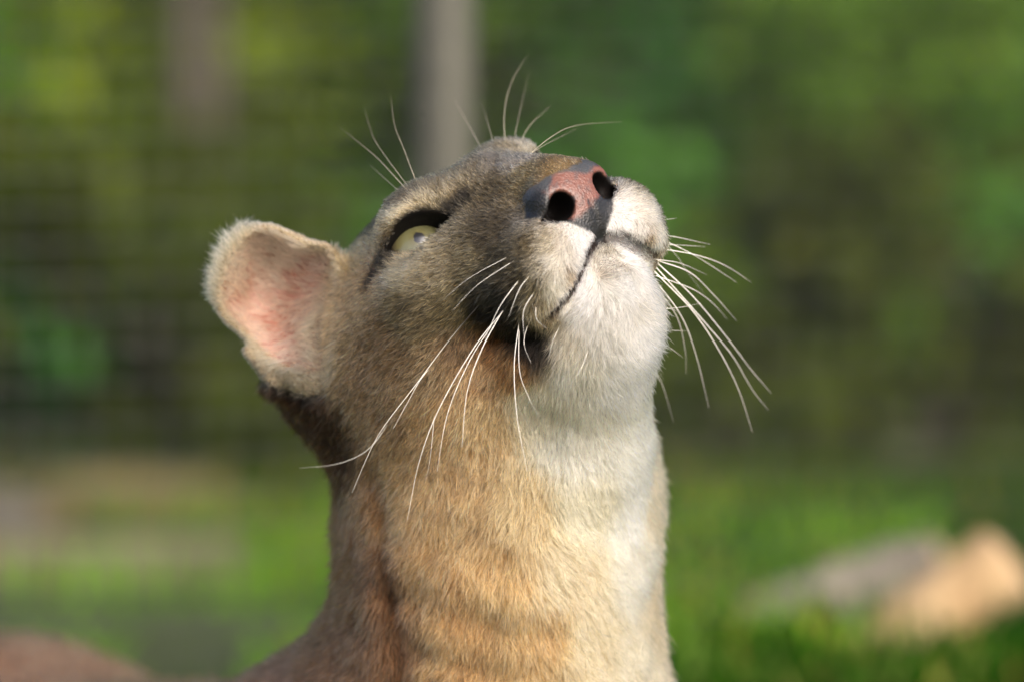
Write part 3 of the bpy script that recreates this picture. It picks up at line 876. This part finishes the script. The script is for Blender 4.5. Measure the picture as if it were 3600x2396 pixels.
def make_eye(side):
    flip = np.array([side, 1, 1])
    c = h2b(EYE_C * flip)
    gaze = EYE_N * flip @ HROT.T
    x = np.cross([0, 0, 1.0], gaze); x /= np.linalg.norm(x); yv = np.cross(gaze, x)
    nu, nv = 64, 40
    V, Fq = [], []
    for j in range(nv + 1):
        th = math.pi * j / nv
        r = EYE_R * (1 + .035 * max(0, math.cos(th) - .75) / .25)
        for i in range(nu):
            ph = 2 * math.pi * i / nu
            V.append((r * math.sin(th) * math.cos(ph), r * math.sin(th) * math.sin(ph), r * math.cos(th)))
    for j in range(nv):
        for i in range(nu):
            Fq.append((j * nu + i, (j + 1) * nu + i, (j + 1) * nu + (i + 1) % nu, j * nu + (i + 1) % nu))
    o = mesh_obj('eye', np.array(V) * .01, Fq, MAT_EYE)
    M = Matrix.Identity(4)
    for k in range(3):
        M[k][0], M[k][1], M[k][2], M[k][3] = x[k], yv[k], gaze[k], c[k] * .01 + TARGET[k]
    o.matrix_world = M
    under_cougar(o)
    o['label'] = 'pale yellow-green eye with small dark pupil'
    return o
make_eye(1); make_eye(-1)

# whiskers ---------------------------------------------------------------
def whisker_material():
    m, nt, b, out = new_mat('whisker')
    b.inputs['Base Color'].default_value = (.86, .84, .78, 1)
    b.inputs['Roughness'].default_value = .35
    b.inputs['Transmission Weight'].default_value = .15
    d, nd, db, do = new_mat('whisker_dark_base')
    at = node(nd, 'ShaderNodeAttribute', attribute_name='along')
    cr = node(nd, 'ShaderNodeValToRGB'); nd.links.new(at.outputs['Fac'], cr.inputs[0])
    cr.color_ramp.elements[0].position = .12; cr.color_ramp.elements[0].color = (.03, .024, .02, 1)
    cr.color_ramp.elements[1].position = .38; cr.color_ramp.elements[1].color = (.82, .78, .70, 1)
    nd.links.new(cr.outputs[0], db.inputs['Base Color']); db.inputs['Roughness'].default_value = .35
    g, ng, gb, go = new_mat('brow_whisker')
    gb.inputs['Base Color'].default_value = (.36, .33, .25, 1); gb.inputs['Roughness'].default_value = .4
    return m, d, g
MAT_WH, MAT_WHD, MAT_WHB = whisker_material()
def spline(pts, n):
    pts = np.asarray(pts, float)
    if len(pts) == 2: pts = np.stack([pts[0], pts.mean(0), pts[1]])
    d = np.r_[0, np.cumsum(np.linalg.norm(np.diff(pts, axis=0), axis=1))]
    ext = np.vstack([2 * pts[0] - pts[1], pts, 2 * pts[-1] - pts[-2]])
    out = []
    for t in np.linspace(0, d[-1] - 1e-6, n):
        i = np.searchsorted(d, t, side='right') - 1
        f = (t - d[i]) / (d[i + 1] - d[i])
        a, b, c, e_ = ext[i:i + 4]
        out.append(.5 * (2 * b + (c - a) * f + (2 * a - 5 * b + 4 * c - e_) * f * f + (3 * b - a - 3 * c + e_) * f ** 3))
    return np.array(out)
def tube(path, radii, sides=6):
    path = np.asarray(path); n = len(path)
    tan = np.gradient(path, axis=0); tan /= np.linalg.norm(tan, axis=1)[:, None]
    ref = np.array([.3, .9, .2]); a = np.cross(tan, ref); a /= np.linalg.norm(a, axis=1)[:, None]; b = np.cross(tan, a)
    an = np.arange(sides) * 2 * math.pi / sides
    V = (path[:, None] + (a[:, None] * np.cos(an)[None, :, None] + b[:, None] * np.sin(an)[None, :, None]) * np.asarray(radii)[:, None, None]).reshape(-1, 3)
    F = [(i * sides + j, i * sides + (j + 1) % sides, (i + 1) * sides + (j + 1) % sides, (i + 1) * sides + j) for i in range(n - 1) for j in range(sides)]
    return V, F
for kind, rad, pts in WHISKERS:
    path = spline(pts, 26)
    path[0] += (path[0] - path[1]) * 1.5                  # rooted under the fur
    s = np.linspace(0, 1, 26)
    V, F = tube(path * .01 + TARGET, rad * (.0062 if kind == 'B' else .0078) * (1 - .85 * s ** 1.2))
    w = mesh_obj('whisker', V, F, MAT_WHD if kind == 'D' else MAT_WHB if kind == 'B' else MAT_WH)
    a = w.data.attributes.new('along', 'FLOAT', 'POINT')
    a.data.foreach_set('value', np.repeat(s, 6).astype(np.float32))
    under_cougar(w)

# ------------------------------------------------------------------ the place: ground, grass
GN = [np.random.default_rng(50 + i) for i in range(2)]
def fbm2(x, y, seed, f):
    p = np.stack([x, y, np.zeros_like(x)], -1).reshape(-1, 3)
    v = Noise(seed, f)(p) + .5 * Noise(seed + 1, f * 2.3)(p) + .25 * Noise(seed + 2, f * 5.1)(p)
    return v.reshape(x.shape)
def ground_h(x, y):
    x = np.asarray(x, float); y = np.asarray(y, float)
    k = sstep(-.45, .15, x)
    near = (1.15 + (.50 - 1.15) * k); far = (2.0 + (1.05 - 2.0) * k)
    t = np.clip((y - near) / (far - near), 0, 1)
    h = .47 * t * t * (3 - 2 * t)
    h = h + .02 * (fbm2(x, y, 60, 2.0)) * sstep(.9, 1.6, y)
    h = h + 5.0 * sstep(6.5, 22, y) * (1 - .0 * x)
    return h
def col_material(name, rough=.8, spec=.3, transl=0.0):
    m, nt, b, out = new_mat(name)
    at = node(nt, 'ShaderNodeAttribute', attribute_name='col')
    nt.links.new(at.outputs['Color'], b.inputs['Base Color'])
    b.inputs['Roughness'].default_value = rough
    b.inputs['Specular IOR Level'].default_value = spec
    if transl:
        tr = node(nt, 'ShaderNodeBsdfTranslucent'); nt.links.new(at.outputs['Color'], tr.inputs['Color'])
        mx = node(nt, 'ShaderNodeMixShader'); mx.inputs[0].default_value = transl
        nt.links.new(b.outputs[0], mx.inputs[1]); nt.links.new(tr.outputs[0], mx.inputs[2]); nt.links.new(mx.outputs[0], out.inputs['Surface'])
    return m
def set_col(o, c):
    a = o.data.attributes.new('col', 'FLOAT_COLOR', 'POINT')
    a.data.foreach_set('color', np.concatenate([c, np.ones((len(c), 1))], 1).astype(np.float32).ravel())

def ground_material():
    m, nt, b, out = new_mat('ground')
    co = node(nt, 'ShaderNodeTexCoord')
    n1 = node(nt, 'ShaderNodeTexNoise'); n1.inputs['Scale'].default_value = 1.1; n1.inputs['Detail'].default_value = 6
    n2 = node(nt, 'ShaderNodeTexNoise'); n2.inputs['Scale'].default_value = 22; n2.inputs['Detail'].default_value = 5
    for n_ in (n1, n2): nt.links.new(co.outputs['Object'], n_.inputs['Vector'])
    c1 = node(nt, 'ShaderNodeValToRGB'); nt.links.new(n1.outputs['Fac'], c1.inputs[0])
    c1.color_ramp.elements[0].position = .40; c1.color_ramp.elements[0].color = (.045, .085, .010, 1)
    c1.color_ramp.elements[1].position = .68; c1.color_ramp.elements[1].color = (.06, .075, .014, 1)
    mx = node(nt, 'ShaderNodeMix', data_type='RGBA', blend_type='MULTIPLY'); mx.inputs[0].default_value = .7
    nt.links.new(c1.outputs[0], mx.inputs[6]); nt.links.new(n2.outputs['Fac'], mx.inputs[7])
    nt.links.new(mx.outputs[2], b.inputs['Base Color'])
    b.inputs['Roughness'].default_value = .95
    bp = node(nt, 'ShaderNodeBump'); bp.inputs['Distance'].default_value = .02; nt.links.new(n2.outputs['Fac'], bp.inputs['Height'])
    nt.links.new(bp.outputs[0], b.inputs['Normal'])
    return m
gx = np.concatenate([[-60, -40, -25, -15, -9, -6], np.arange(-4, 4.01, .1), [6, 9, 15, 25, 40, 60]])
gy = np.concatenate([[-30, -15, -8, -4, -2, -1], np.arange(-.5, 5, .1), np.arange(5, 12, .5), [13, 15, 17, 20, 24, 32, 45, 70, 120]])
GX, GY = np.meshgrid(gx, gy, indexing='ij')
GZ = ground_h(GX, GY)
ni, nj = GX.shape
I_, J_ = np.meshgrid(np.arange(ni - 1), np.arange(nj - 1), indexing='ij')
gq = np.stack([I_ * nj + J_, (I_ + 1) * nj + J_, (I_ + 1) * nj + J_ + 1, I_ * nj + J_ + 1], -1).reshape(-1, 4)
ground = mesh_obj('ground', np.stack([GX, GY, GZ], -1).reshape(-1, 3), gq, ground_material())
tag(ground, kind='structure')

def grass(n, xr, yr, hmin, hmax, pal, seed, name):
    r = np.random.default_rng(seed)
    x = r.uniform(*xr, n); y = r.uniform(*yr, n)
    keep = fbm2(x, y, seed, 3.0) > -.55
    keep &= ~((x > -.70) & (x < -.22) & (y > 2.08) & (y < 2.28)) & ~((x > -.62) & (x < -.22) & (y > 2.55) & (y < 2.72))
    x, y = x[keep], y[keep]; n = len(x)
    z = ground_h(x, y)
    h = r.uniform(hmin, hmax, n) * (1 + .35 * fbm2(x, y, seed + 7, 2.2))
    h = np.maximum(h, .03)
    a = r.uniform(0, 6.283, n); lean = r.uniform(.1, .7, n)
    d = np.stack([np.cos(a), np.sin(a), np.zeros(n)], 1)
    P = np.zeros((n, 4, 3))
    for k in range(4):
        t = k / 3
        P[:, k] = np.stack([x, y, z - .01], 1) + d * (lean * h * t * t)[:, None] + np.array([0, 0, 1.0]) * (h * (t - .25 * lean * t * t))[:, None]
    w = r.uniform(.0022, .0045, n)
    R = np.stack([w, w * .95, w * .7, w * .1], 1)
    mixn = sstep(-.5, .7, fbm2(x, y, seed + 3, 1.4) + r.normal(0, .3, n))[:, None]
    c = lin(pal[0]) * (1 - mixn) + lin(pal[1]) * mixn
    upbank = sstep(1.9, 3.0, y)[:, None]; c = c * (1 - upbank) + lin((62, 78, 22)) * upbank        # grass turns dull olive up the bank
    dry = (r.random(n) < .08)[:, None]
    c = np.where(dry, lin((140, 128, 60)), c) * r.uniform(.7, 1.25, n)[:, None]
    C = np.ones((n, 4, 4)); C[:, :, :3] = c[:, None, :]
    return P, R, C
gp = [grass(26000, (-2.2, .35), (1.2, 3.05), .03, .08, ((76, 140, 22), (112, 158, 40)), 71, 'g'),
      grass(24000, (.0, 2.0), (.75, 3.05), .03, .09, ((24, 66, 3), (38, 78, 5)), 75, 'g'),
      grass(9000, (-2, 2), (-.6, 1.3), .03, .08, ((88, 120, 45), (130, 140, 70)), 79, 'g')]
grass_o = hair_object('grass', *[np.concatenate([g[k] for g in gp]) for k in range(3)], col_material('grass_blade', .65, .1, .35), None)
tag(grass_o, 'green grass growing over the rising bank', 'grass', kind='stuff')

# ------------------------------------------------------------------ trees and shrubs
MAT_LEAF = col_material('leaf', .65, .12, .35)
def bark_material(name, a, b_, scale=18):
    m, nt, b, out = new_mat(name)
    co = node(nt, 'ShaderNodeTexCoord')
    mp = node(nt, 'ShaderNodeMapping'); mp.inputs['Scale'].default_value = (1, 1, .25)
    nt.links.new(co.outputs['Object'], mp.inputs['Vector'])
    n1 = node(nt, 'ShaderNodeTexNoise'); n1.inputs['Scale'].default_value = scale; n1.inputs['Detail'].default_value = 7; n1.inputs['Roughness'].default_value = .65
    nt.links.new(mp.outputs[0], n1.inputs['Vector'])
    cr = node(nt, 'ShaderNodeValToRGB'); nt.links.new(n1.outputs['Fac'], cr.inputs[0])
    cr.color_ramp.elements[0].position = .35; cr.color_ramp.elements[0].color = (*a, 1)
    cr.color_ramp.elements[1].position = .65; cr.color_ramp.elements[1].color = (*b_, 1)
    nt.links.new(cr.outputs[0], b.inputs['Base Color'])
    bp = node(nt, 'ShaderNodeBump'); bp.inputs['Distance'].default_value = .01; nt.links.new(n1.outputs['Fac'], bp.inputs['Height'])
    nt.links.new(bp.outputs[0], b.inputs['Normal']); b.inputs['Roughness'].default_value = .9
    return m
MAT_BARK = bark_material('bark', (.035, .03, .018), (.085, .075, .05))
MAT_PALEBARK = bark_material('pale_bark', (.15, .135, .10), (.30, .27, .21))
def join(parts):
    V, F, o = [], [], 0
    for v, f in parts:
        V.append(v); F.append(np.asarray(f) + o); o += len(v)
    return np.concatenate(V), np.concatenate(F)
def tree(name, label, x, y, h, cr, leaves, pal, seed, trunk_r=.05, low=.15, bark=None, lean=(0, 0), leaf=.07, group=None):
    r = np.random.default_rng(seed)
    z = float(ground_h(x, y))
    root = link(bpy.data.objects.new(name, None)); root.location = (x, y, z); root.empty_display_size = .2
    tag(root, label, 'tree' if 'tree' in name else 'shrub', group)
    tp = np.array([[lean[0] * t * h + .04 * math.sin(5 * t + seed), lean[1] * t * h + .04 * math.cos(4 * t + seed), t * h * .92 - .08 * (t == 0)] for t in np.linspace(0, 1, 9)])
    parts = [tube(tp, trunk_r * np.linspace(1.15, .25, 9), 8)]
    tips = []
    for k in range(9):
        t0 = r.uniform(max(low, .12), .85); b0 = tp[int(t0 * 8)]
        a = r.uniform(0, 6.283); L = cr * r.uniform(.5, .95)
        pts = np.array([b0 + np.array([math.cos(a) * L * s, math.sin(a) * L * s, L * (.5 * s + .15 * s * s)]) for s in np.linspace(0, 1, 5)])
        parts.append(tube(pts, trunk_r * .45 * np.linspace(1, .2, 5), 6)); tips += [pts[2], pts[3], pts[4]]
    V, F = join(parts)
    mesh_obj('trunk', V, F, bark or MAT_BARK, root)
    # crown: clumps of leaves round the limbs
    nc = max(8, leaves // 45)
    cz = low * h + (h - low * h) * r.random(nc) ** .9
    prof = np.sin(np.clip((cz / h - low * .6) / (1 - low * .6), .02, 1) * math.pi * .88) ** .6
    a = r.uniform(0, 6.283, nc); rr = cr * prof * r.uniform(.25, 1, nc) ** .5
    C = np.stack([np.cos(a) * rr + lean[0] * cz, np.sin(a) * rr + lean[1] * cz, cz], 1)
    C[:min(nc, len(tips))] = np.array(tips)[:min(nc, len(tips))]
    tone = r.normal(0, .28, nc)
    ci = r.integers(0, nc, leaves)
    p = C[ci] + r.normal(0, cr * .16, (leaves, 3))
    p[:, 2] = np.maximum(p[:, 2], .03)
    s = leaf * r.uniform(.6, 1.4, leaves)
    u = r.normal(size=(leaves, 3)); u /= np.linalg.norm(u, axis=1)[:, None]
    v = np.cross(u, r.normal(size=(leaves, 3))); v /= np.linalg.norm(v, axis=1)[:, None]
    q = np.stack([p - u * s[:, None] * .5, p + v * s[:, None] * .28, p + u * s[:, None] * .5, p - v * s[:, None] * .28], 1).reshape(-1, 3)
    o = mesh_obj('crown', q, np.arange(leaves * 4).reshape(-1, 4), MAT_LEAF, root, smooth=False)
    mixv = np.clip(.5 + tone[ci] + r.normal(0, .18, leaves), 0, 1)[:, None]
    c = (lin(pal[0]) * (1 - mixv) + lin(pal[1]) * mixv) * r.uniform(.75, 1.25, leaves)[:, None]
    set_col(o, np.repeat(c, 4, 0))
    return root
OLIVE = ((104, 132, 30), (136, 154, 42)); MID = ((64, 102, 24), (96, 122, 34)); DEEP = ((44, 92, 34), (78, 124, 44)); BROWN = ((56, 76, 16), (80, 88, 24))
G1 = 'trees behind the wire fence'
tree('olive_tree', 'yellow-olive leafy tree behind the fence, on the ear side of the grey post', -.75, 5.0, 2.0, .72, 5200, OLIVE, 1, low=.02, group=G1)
tree('olive_tree', 'tall yellow-olive tree standing behind the other olive one', -1.5, 6.6, 2.6, 1.0, 5200, OLIVE, 2, low=.02, group=G1)
tree('green_tree', 'mid green leafy tree straight behind the grey fence post', .0, 5.6, 2.1, .62, 5200, MID, 3, low=.02, group=G1)
tree('dark_tree', 'deep green tree behind the fence, on the whisker side of the post', .55, 5.2, 2.1, .5, 5200, DEEP, 4, low=.02, group=G1)
tree('green_tree', 'mid green tree beside the slim pale-barked trunk', 1.15, 5.8, 2.2, .62, 5200, MID, 5, low=.02, group=G1)
tree('olive_tree', 'olive green tree at the far end beyond the pale-barked trunk', 1.9, 7.0, 2.5, .9, 5200, OLIVE, 6, low=.02, group=G1)
tree('dark_shrub', 'low deep green shrub under the olive trees', -1.0, 4.3, .55, .36, 1500, DEEP, 7, .02, .05, group='shrubs along the top of the bank')
tree('brown_shrub', 'low brownish shrub behind the flat timber', -.45, 4.0, .34, .30, 1100, BROWN, 8, .02, .05, group='shrubs along the top of the bank')
tree('brown_shrub', 'low brownish green shrub at the foot of the pale-barked trunk', .62, 4.3, .34, .28, 900, BROWN, 9, .02, .05, group='shrubs along the top of the bank')
tree('green_shrub', 'fresh green shrub above the two poles', .42, 4.0, .55, .32, 1100, MID, 10, .02, .05, group='shrubs along the top of the bank')
tree('green_tree', 'bushy mid green tree standing apart, well beyond the timber', -2.9, 5.6, 2.4, .95, 4200, MID, 13, low=.02, group=G1)
tree('dark_tree', 'bushy deep green tree beside the lone mid green one', -4.3, 6.6, 2.8, 1.1, 4200, DEEP, 14, low=.02, group=G1)
tree('green_tree', 'bushy mid green tree past the far olive one', 2.9, 5.8, 2.4, .95, 4200, MID, 15, low=.02, group=G1)
tree('dark_tree', 'bushy deep green tree at the outer end past the far olive one', 4.2, 6.8, 2.8, 1.1, 4200, DEEP, 16, low=.02, group=G1)
tree('sapling_tree', 'slim pale-barked sapling with a bare lower trunk', .53, 4.15, 3.2, .5, 500, MID, 11, .030, .55, MAT_PALEBARK, (.03, 0), group=G1)
tree('leaning_tree', 'dark trunked small tree behind the fence, near the cat ear', -.43, 4.35, 1.3, .35, 200, BROWN, 12, .05, .5, MAT_BARK, (-.02, 0), group=G1)
low = 'low undergrowth at the top of the bank'
ug = np.random.default_rng(90)
for i, x_ in enumerate(np.linspace(-1.15, 1.25, 13)):
    y_ = 3.05 + .12 * math.sin(i * 2.3)
    tree('undergrowth_shrub', 'small olive-brown undergrowth plant at the top of the grass bank' if i % 3 else 'small deep green undergrowth plant between olive-brown ones on the bank', float(x_), y_, float(ug.uniform(.26, .42)), .20, 700, BROWN if i % 3 else DEEP, 60 + i, .012, .02, leaf=.05, group=low)
for i, (tx, ty, th) in enumerate(((-3.2, 10, 5), (-1.2, 11, 5.5), (.6, 10.5, 5.5), (2.4, 10.5, 5), (4.0, 12, 6))):
    tree('hedge_tree', ('dense mid green tree at the end of the back row, behind the olive trees', 'tall deep green tree of the back row beside the dense mid green one', 'big mid green tree of the back row behind the grey post', 'deep green tree of the back row behind the pale-barked sapling', 'tallest mid green tree at the other end of the back row')[i], tx, ty, th, 1.5, 5000, DEEP if i % 2 else MID, 20 + i, .12, .02, leaf=.14, group='row of big trees at the back')

# ------------------------------------------------------------------ wire fence and its post
def steel_material():
    m, nt, b, out = new_mat('galvanised_steel')
    co = node(nt, 'ShaderNodeTexCoord'); n1 = node(nt, 'ShaderNodeTexNoise'); n1.inputs['Scale'].default_value = 30; n1.inputs['Detail'].default_value = 5
    nt.links.new(co.outputs['Object'], n1.inputs['Vector'])
    cr = node(nt, 'ShaderNodeValToRGB'); nt.links.new(n1.outputs['Fac'], cr.inputs[0])
    cr.color_ramp.elements[0].position = .3; cr.color_ramp.elements[0].color = (.062, .062, .048, 1)
    cr.color_ramp.elements[1].position = .7; cr.color_ramp.elements[1].color = (.105, .104, .08, 1)
    nt.links.new(cr.outputs[0], b.inputs['Base Color']); b.inputs['Roughness'].default_value = .75; b.inputs['Metallic'].default_value = .1
    return m
FY = lambda x: 1.30 + .22 * x
PX = -.05
fence = link(bpy.data.objects.new('wire_fence', None)); fence.location = (PX, FY(PX), float(ground_h(PX, FY(PX)))); fence.empty_display_size = .2
tag(fence, 'fine wire mesh fence with a grey round steel post behind the cat', 'fence')
def under(o, root):
    o.parent = root; o.matrix_parent_inverse = Matrix.Translation(-Vector(root.location)); return o
zb = fence.location[2]
V, F = tube([(PX, FY(PX) + .03, z_) for z_ in (zb - .3, zb + .5, zb + 1.2, zb + 2.2)], [.0215] * 4, 20)
post = under(mesh_obj('post', V, F, steel_material()), fence)
V, F = tube([(PX, FY(PX) + .03, z_) for z_ in (zb + 2.19, zb + 2.215, zb + 2.235, zb + 2.245)], [.025, .025, .018, .004], 20)
under(mesh_obj('post_cap', V, F, post.data.materials[0]), fence)
wm, wnt, wb, _o = new_mat('wire'); wb.inputs['Base Color'].default_value = (.045, .05, .05, 1); wb.inputs['Roughness'].default_value = .6
parts = []
xs = np.arange(-1.6, 1.6, .025)
lowest = float(min(ground_h(xs, FY(xs)))) - .02
for x_ in xs:
    parts.append(tube([(x_ + .003 * math.sin(7 * x_ + 3 * k_) , FY(x_), lowest + k_ * (2.3 - lowest) / 6) for k_ in range(7)], [.0007] * 7, 4))
for z_ in np.arange(lowest, 2.3, .025):
    parts.append(tube([(x_, FY(x_) - .0014, z_ + .004 * math.sin(3.1 * x_ + 9 * z_)) for x_ in np.linspace(-1.6, 1.6, 15)], [.0010] * 15, 4))
V, F = join(parts)
wire = under(mesh_obj('wire_mesh', V, F, wm), fence); tag(wire, kind='stuff')

# ------------------------------------------------------------------ poles, timber and stones on the bank
def log_mesh(path, radii, seed, sides=20, knots=()):
    r = np.random.default_rng(seed)
    path = np.asarray(path, float)
    P = spline(path, 24); R = np.interp(np.linspace(0, 1, 24), np.linspace(0, 1, len(radii)), radii)
    tan = np.gradient(P, axis=0); tan /= np.linalg.norm(tan, axis=1)[:, None]
    a = np.cross(tan, [0, 0, 1.0]); a /= np.linalg.norm(a, axis=1)[:, None]; b = np.cross(tan, a)
    an = np.arange(sides) * 2 * math.pi / sides
    bump = 1 + .06 * r.normal(size=(24, sides)) + .05 * np.sin(3 * an)[None]
    V = P[:, None] + (a[:, None] * np.cos(an)[None, :, None] + b[:, None] * np.sin(an)[None, :, None]) * (R[:, None] * bump)[..., None]
    V = V.reshape(-1, 3)
    F = [(i * sides + j, i * sides + (j + 1) % sides, (i + 1) * sides + (j + 1) % sides, (i + 1) * sides + j) for i in range(23) for j in range(sides)]
    ends = []
    for i, sgn in ((0, -1), (23, 1)):
        ring = V[i * sides:(i + 1) * sides]
        c0 = P[i] + tan[i] * sgn * R[i] * .12
        mid = c0 + (ring - P[i]) * .55
        base = np.concatenate([ring, mid, [c0 + tan[i] * sgn * .001] * 1])
        f = []
        for j in range(sides):
            k = (j + 1) % sides
            f.append((j, k, sides + k, sides + j)); f.append((sides + j, sides + k, 2 * sides, 2 * sides))
        ends.append((base, [q for q in f]))
    return (V, F), ends
def clean_tri(V, F):
    return V, F
def add_log(name, label, path, radii, seed, mat, endmat):
    (V, F), ends = log_mesh(path, radii, seed)
    c = np.mean(V, 0)
    root = link(bpy.data.objects.new(name, None)); root.location = (c[0], c[1], V[:, 2].min()); root.empty_display_size = .1
    tag(root, label, 'log')
    under(mesh_obj('bark', V, F, mat), root)
    for ev, ef in ends:
        quads = [q for q in ef if q[2] != q[3]]; tris = [q[:3] for q in ef if q[2] == q[3]]
        me = bpy.data.meshes.new('cut_end'); me.from_pydata([tuple(v) for v in ev], [], [tuple(q) for q in quads] + [tuple(q) for q in tris]); me.materials.append(endmat)
        under(link(bpy.data.objects.new('cut_end', me)), root)
    return root
MAT_GREYLOG = bark_material('grey_log', (.11, .097, .072), (.34, .31, .24), 22)
MAT_TAN = bark_material('bare_wood', (.26, .16, .07), (.46, .33, .18), 14)
MAT_CUT = bark_material('cut_wood', (.34, .22, .11), (.52, .38, .23), 30)
hz = lambda x, y, d=0: float(ground_h(x, y)) + d
add_log('pole_log', 'grey barked pole lying on the grass bank behind a peeled one', [(.07, 1.46, .44), (.19, 1.45, .50), (.33, 1.44, .55)], [.018, .027, .030], 31, MAT_GREYLOG, MAT_CUT)
add_log('peeled_log', 'peeled orange-tan pole with a rounded cut end on the grass bank', [(.235, 1.30, .46), (.29, 1.28, .512), (.365, 1.27, .57)], [.024, .029, .030], 32, MAT_TAN, MAT_CUT)

def rock(name, label, c, s, seed, mat):
    r = np.random.default_rng(seed)
    nu, nv = 18, 10
    V = []
    N1 = Noise(seed, 2.2)
    for j in range(nv + 1):
        th = math.pi * j / nv
        for i in range(nu):
            ph = 2 * math.pi * i / nu
            d = np.array([math.sin(th) * math.cos(ph), math.sin(th) * math.sin(ph), math.cos(th)])
            k = 1 + .22 * float(N1(d[None] * 1.3)[0]); d = np.sign(d) * np.abs(d) ** .75
            V.append(d * k)
    V = np.array(V) * np.array(s) + np.array(c)
    F = [(j * nu + i, (j + 1) * nu + i, (j + 1) * nu + (i + 1) % nu, j * nu + (i + 1) % nu) for j in range(nv) for i in range(nu)]
    return tag(mesh_obj(name, V, F, mat), label, 'rock')
MAT_YROCK = bark_material('ochre_stone', (.07, .058, .018), (.125, .098, .038), 9)
MAT_GROCK = bark_material('grey_stone', (.07, .064, .05), (.12, .11, .088), 9)
rock('stone', 'ochre yellow stone on the bank behind the flat timber', (-.37, 2.70, hz(-.40, 2.70, .02)), (.12, .07, .05), 41, MAT_YROCK)
rock('stone', 'grey stone on the bank beside the ochre one', (-.53, 2.68, hz(-.56, 2.68, .02)), (.07, .06, .045), 42, MAT_GROCK)
def timber(label, c, size, rz, mat):
    import bmesh
    bm = bmesh.new(); bmesh.ops.create_cube(bm, size=1.0)
    bmesh.ops.scale(bm, vec=size, verts=bm.verts)
    bmesh.ops.bevel(bm, geom=list(bm.edges), offset=.006, segments=2, affect='EDGES')
    me = bpy.data.meshes.new('timber'); bm.to_mesh(me); bm.free(); me.materials.append(mat)
    o = link(bpy.data.objects.new('timber', me)); o.location = c; o.rotation_euler = (0, 0, rz)
    return tag(o, label, 'timber')
MAT_TIMBER = bark_material('weathered_timber', (.09, .085, .045), (.17, .155, .09), 12)
timber('pale weathered flat timber lying on the grass bank', (-.46, 2.20, hz(-.46, 2.20, .02)), (.44, .07, .045), math.radians(3), MAT_TIMBER)
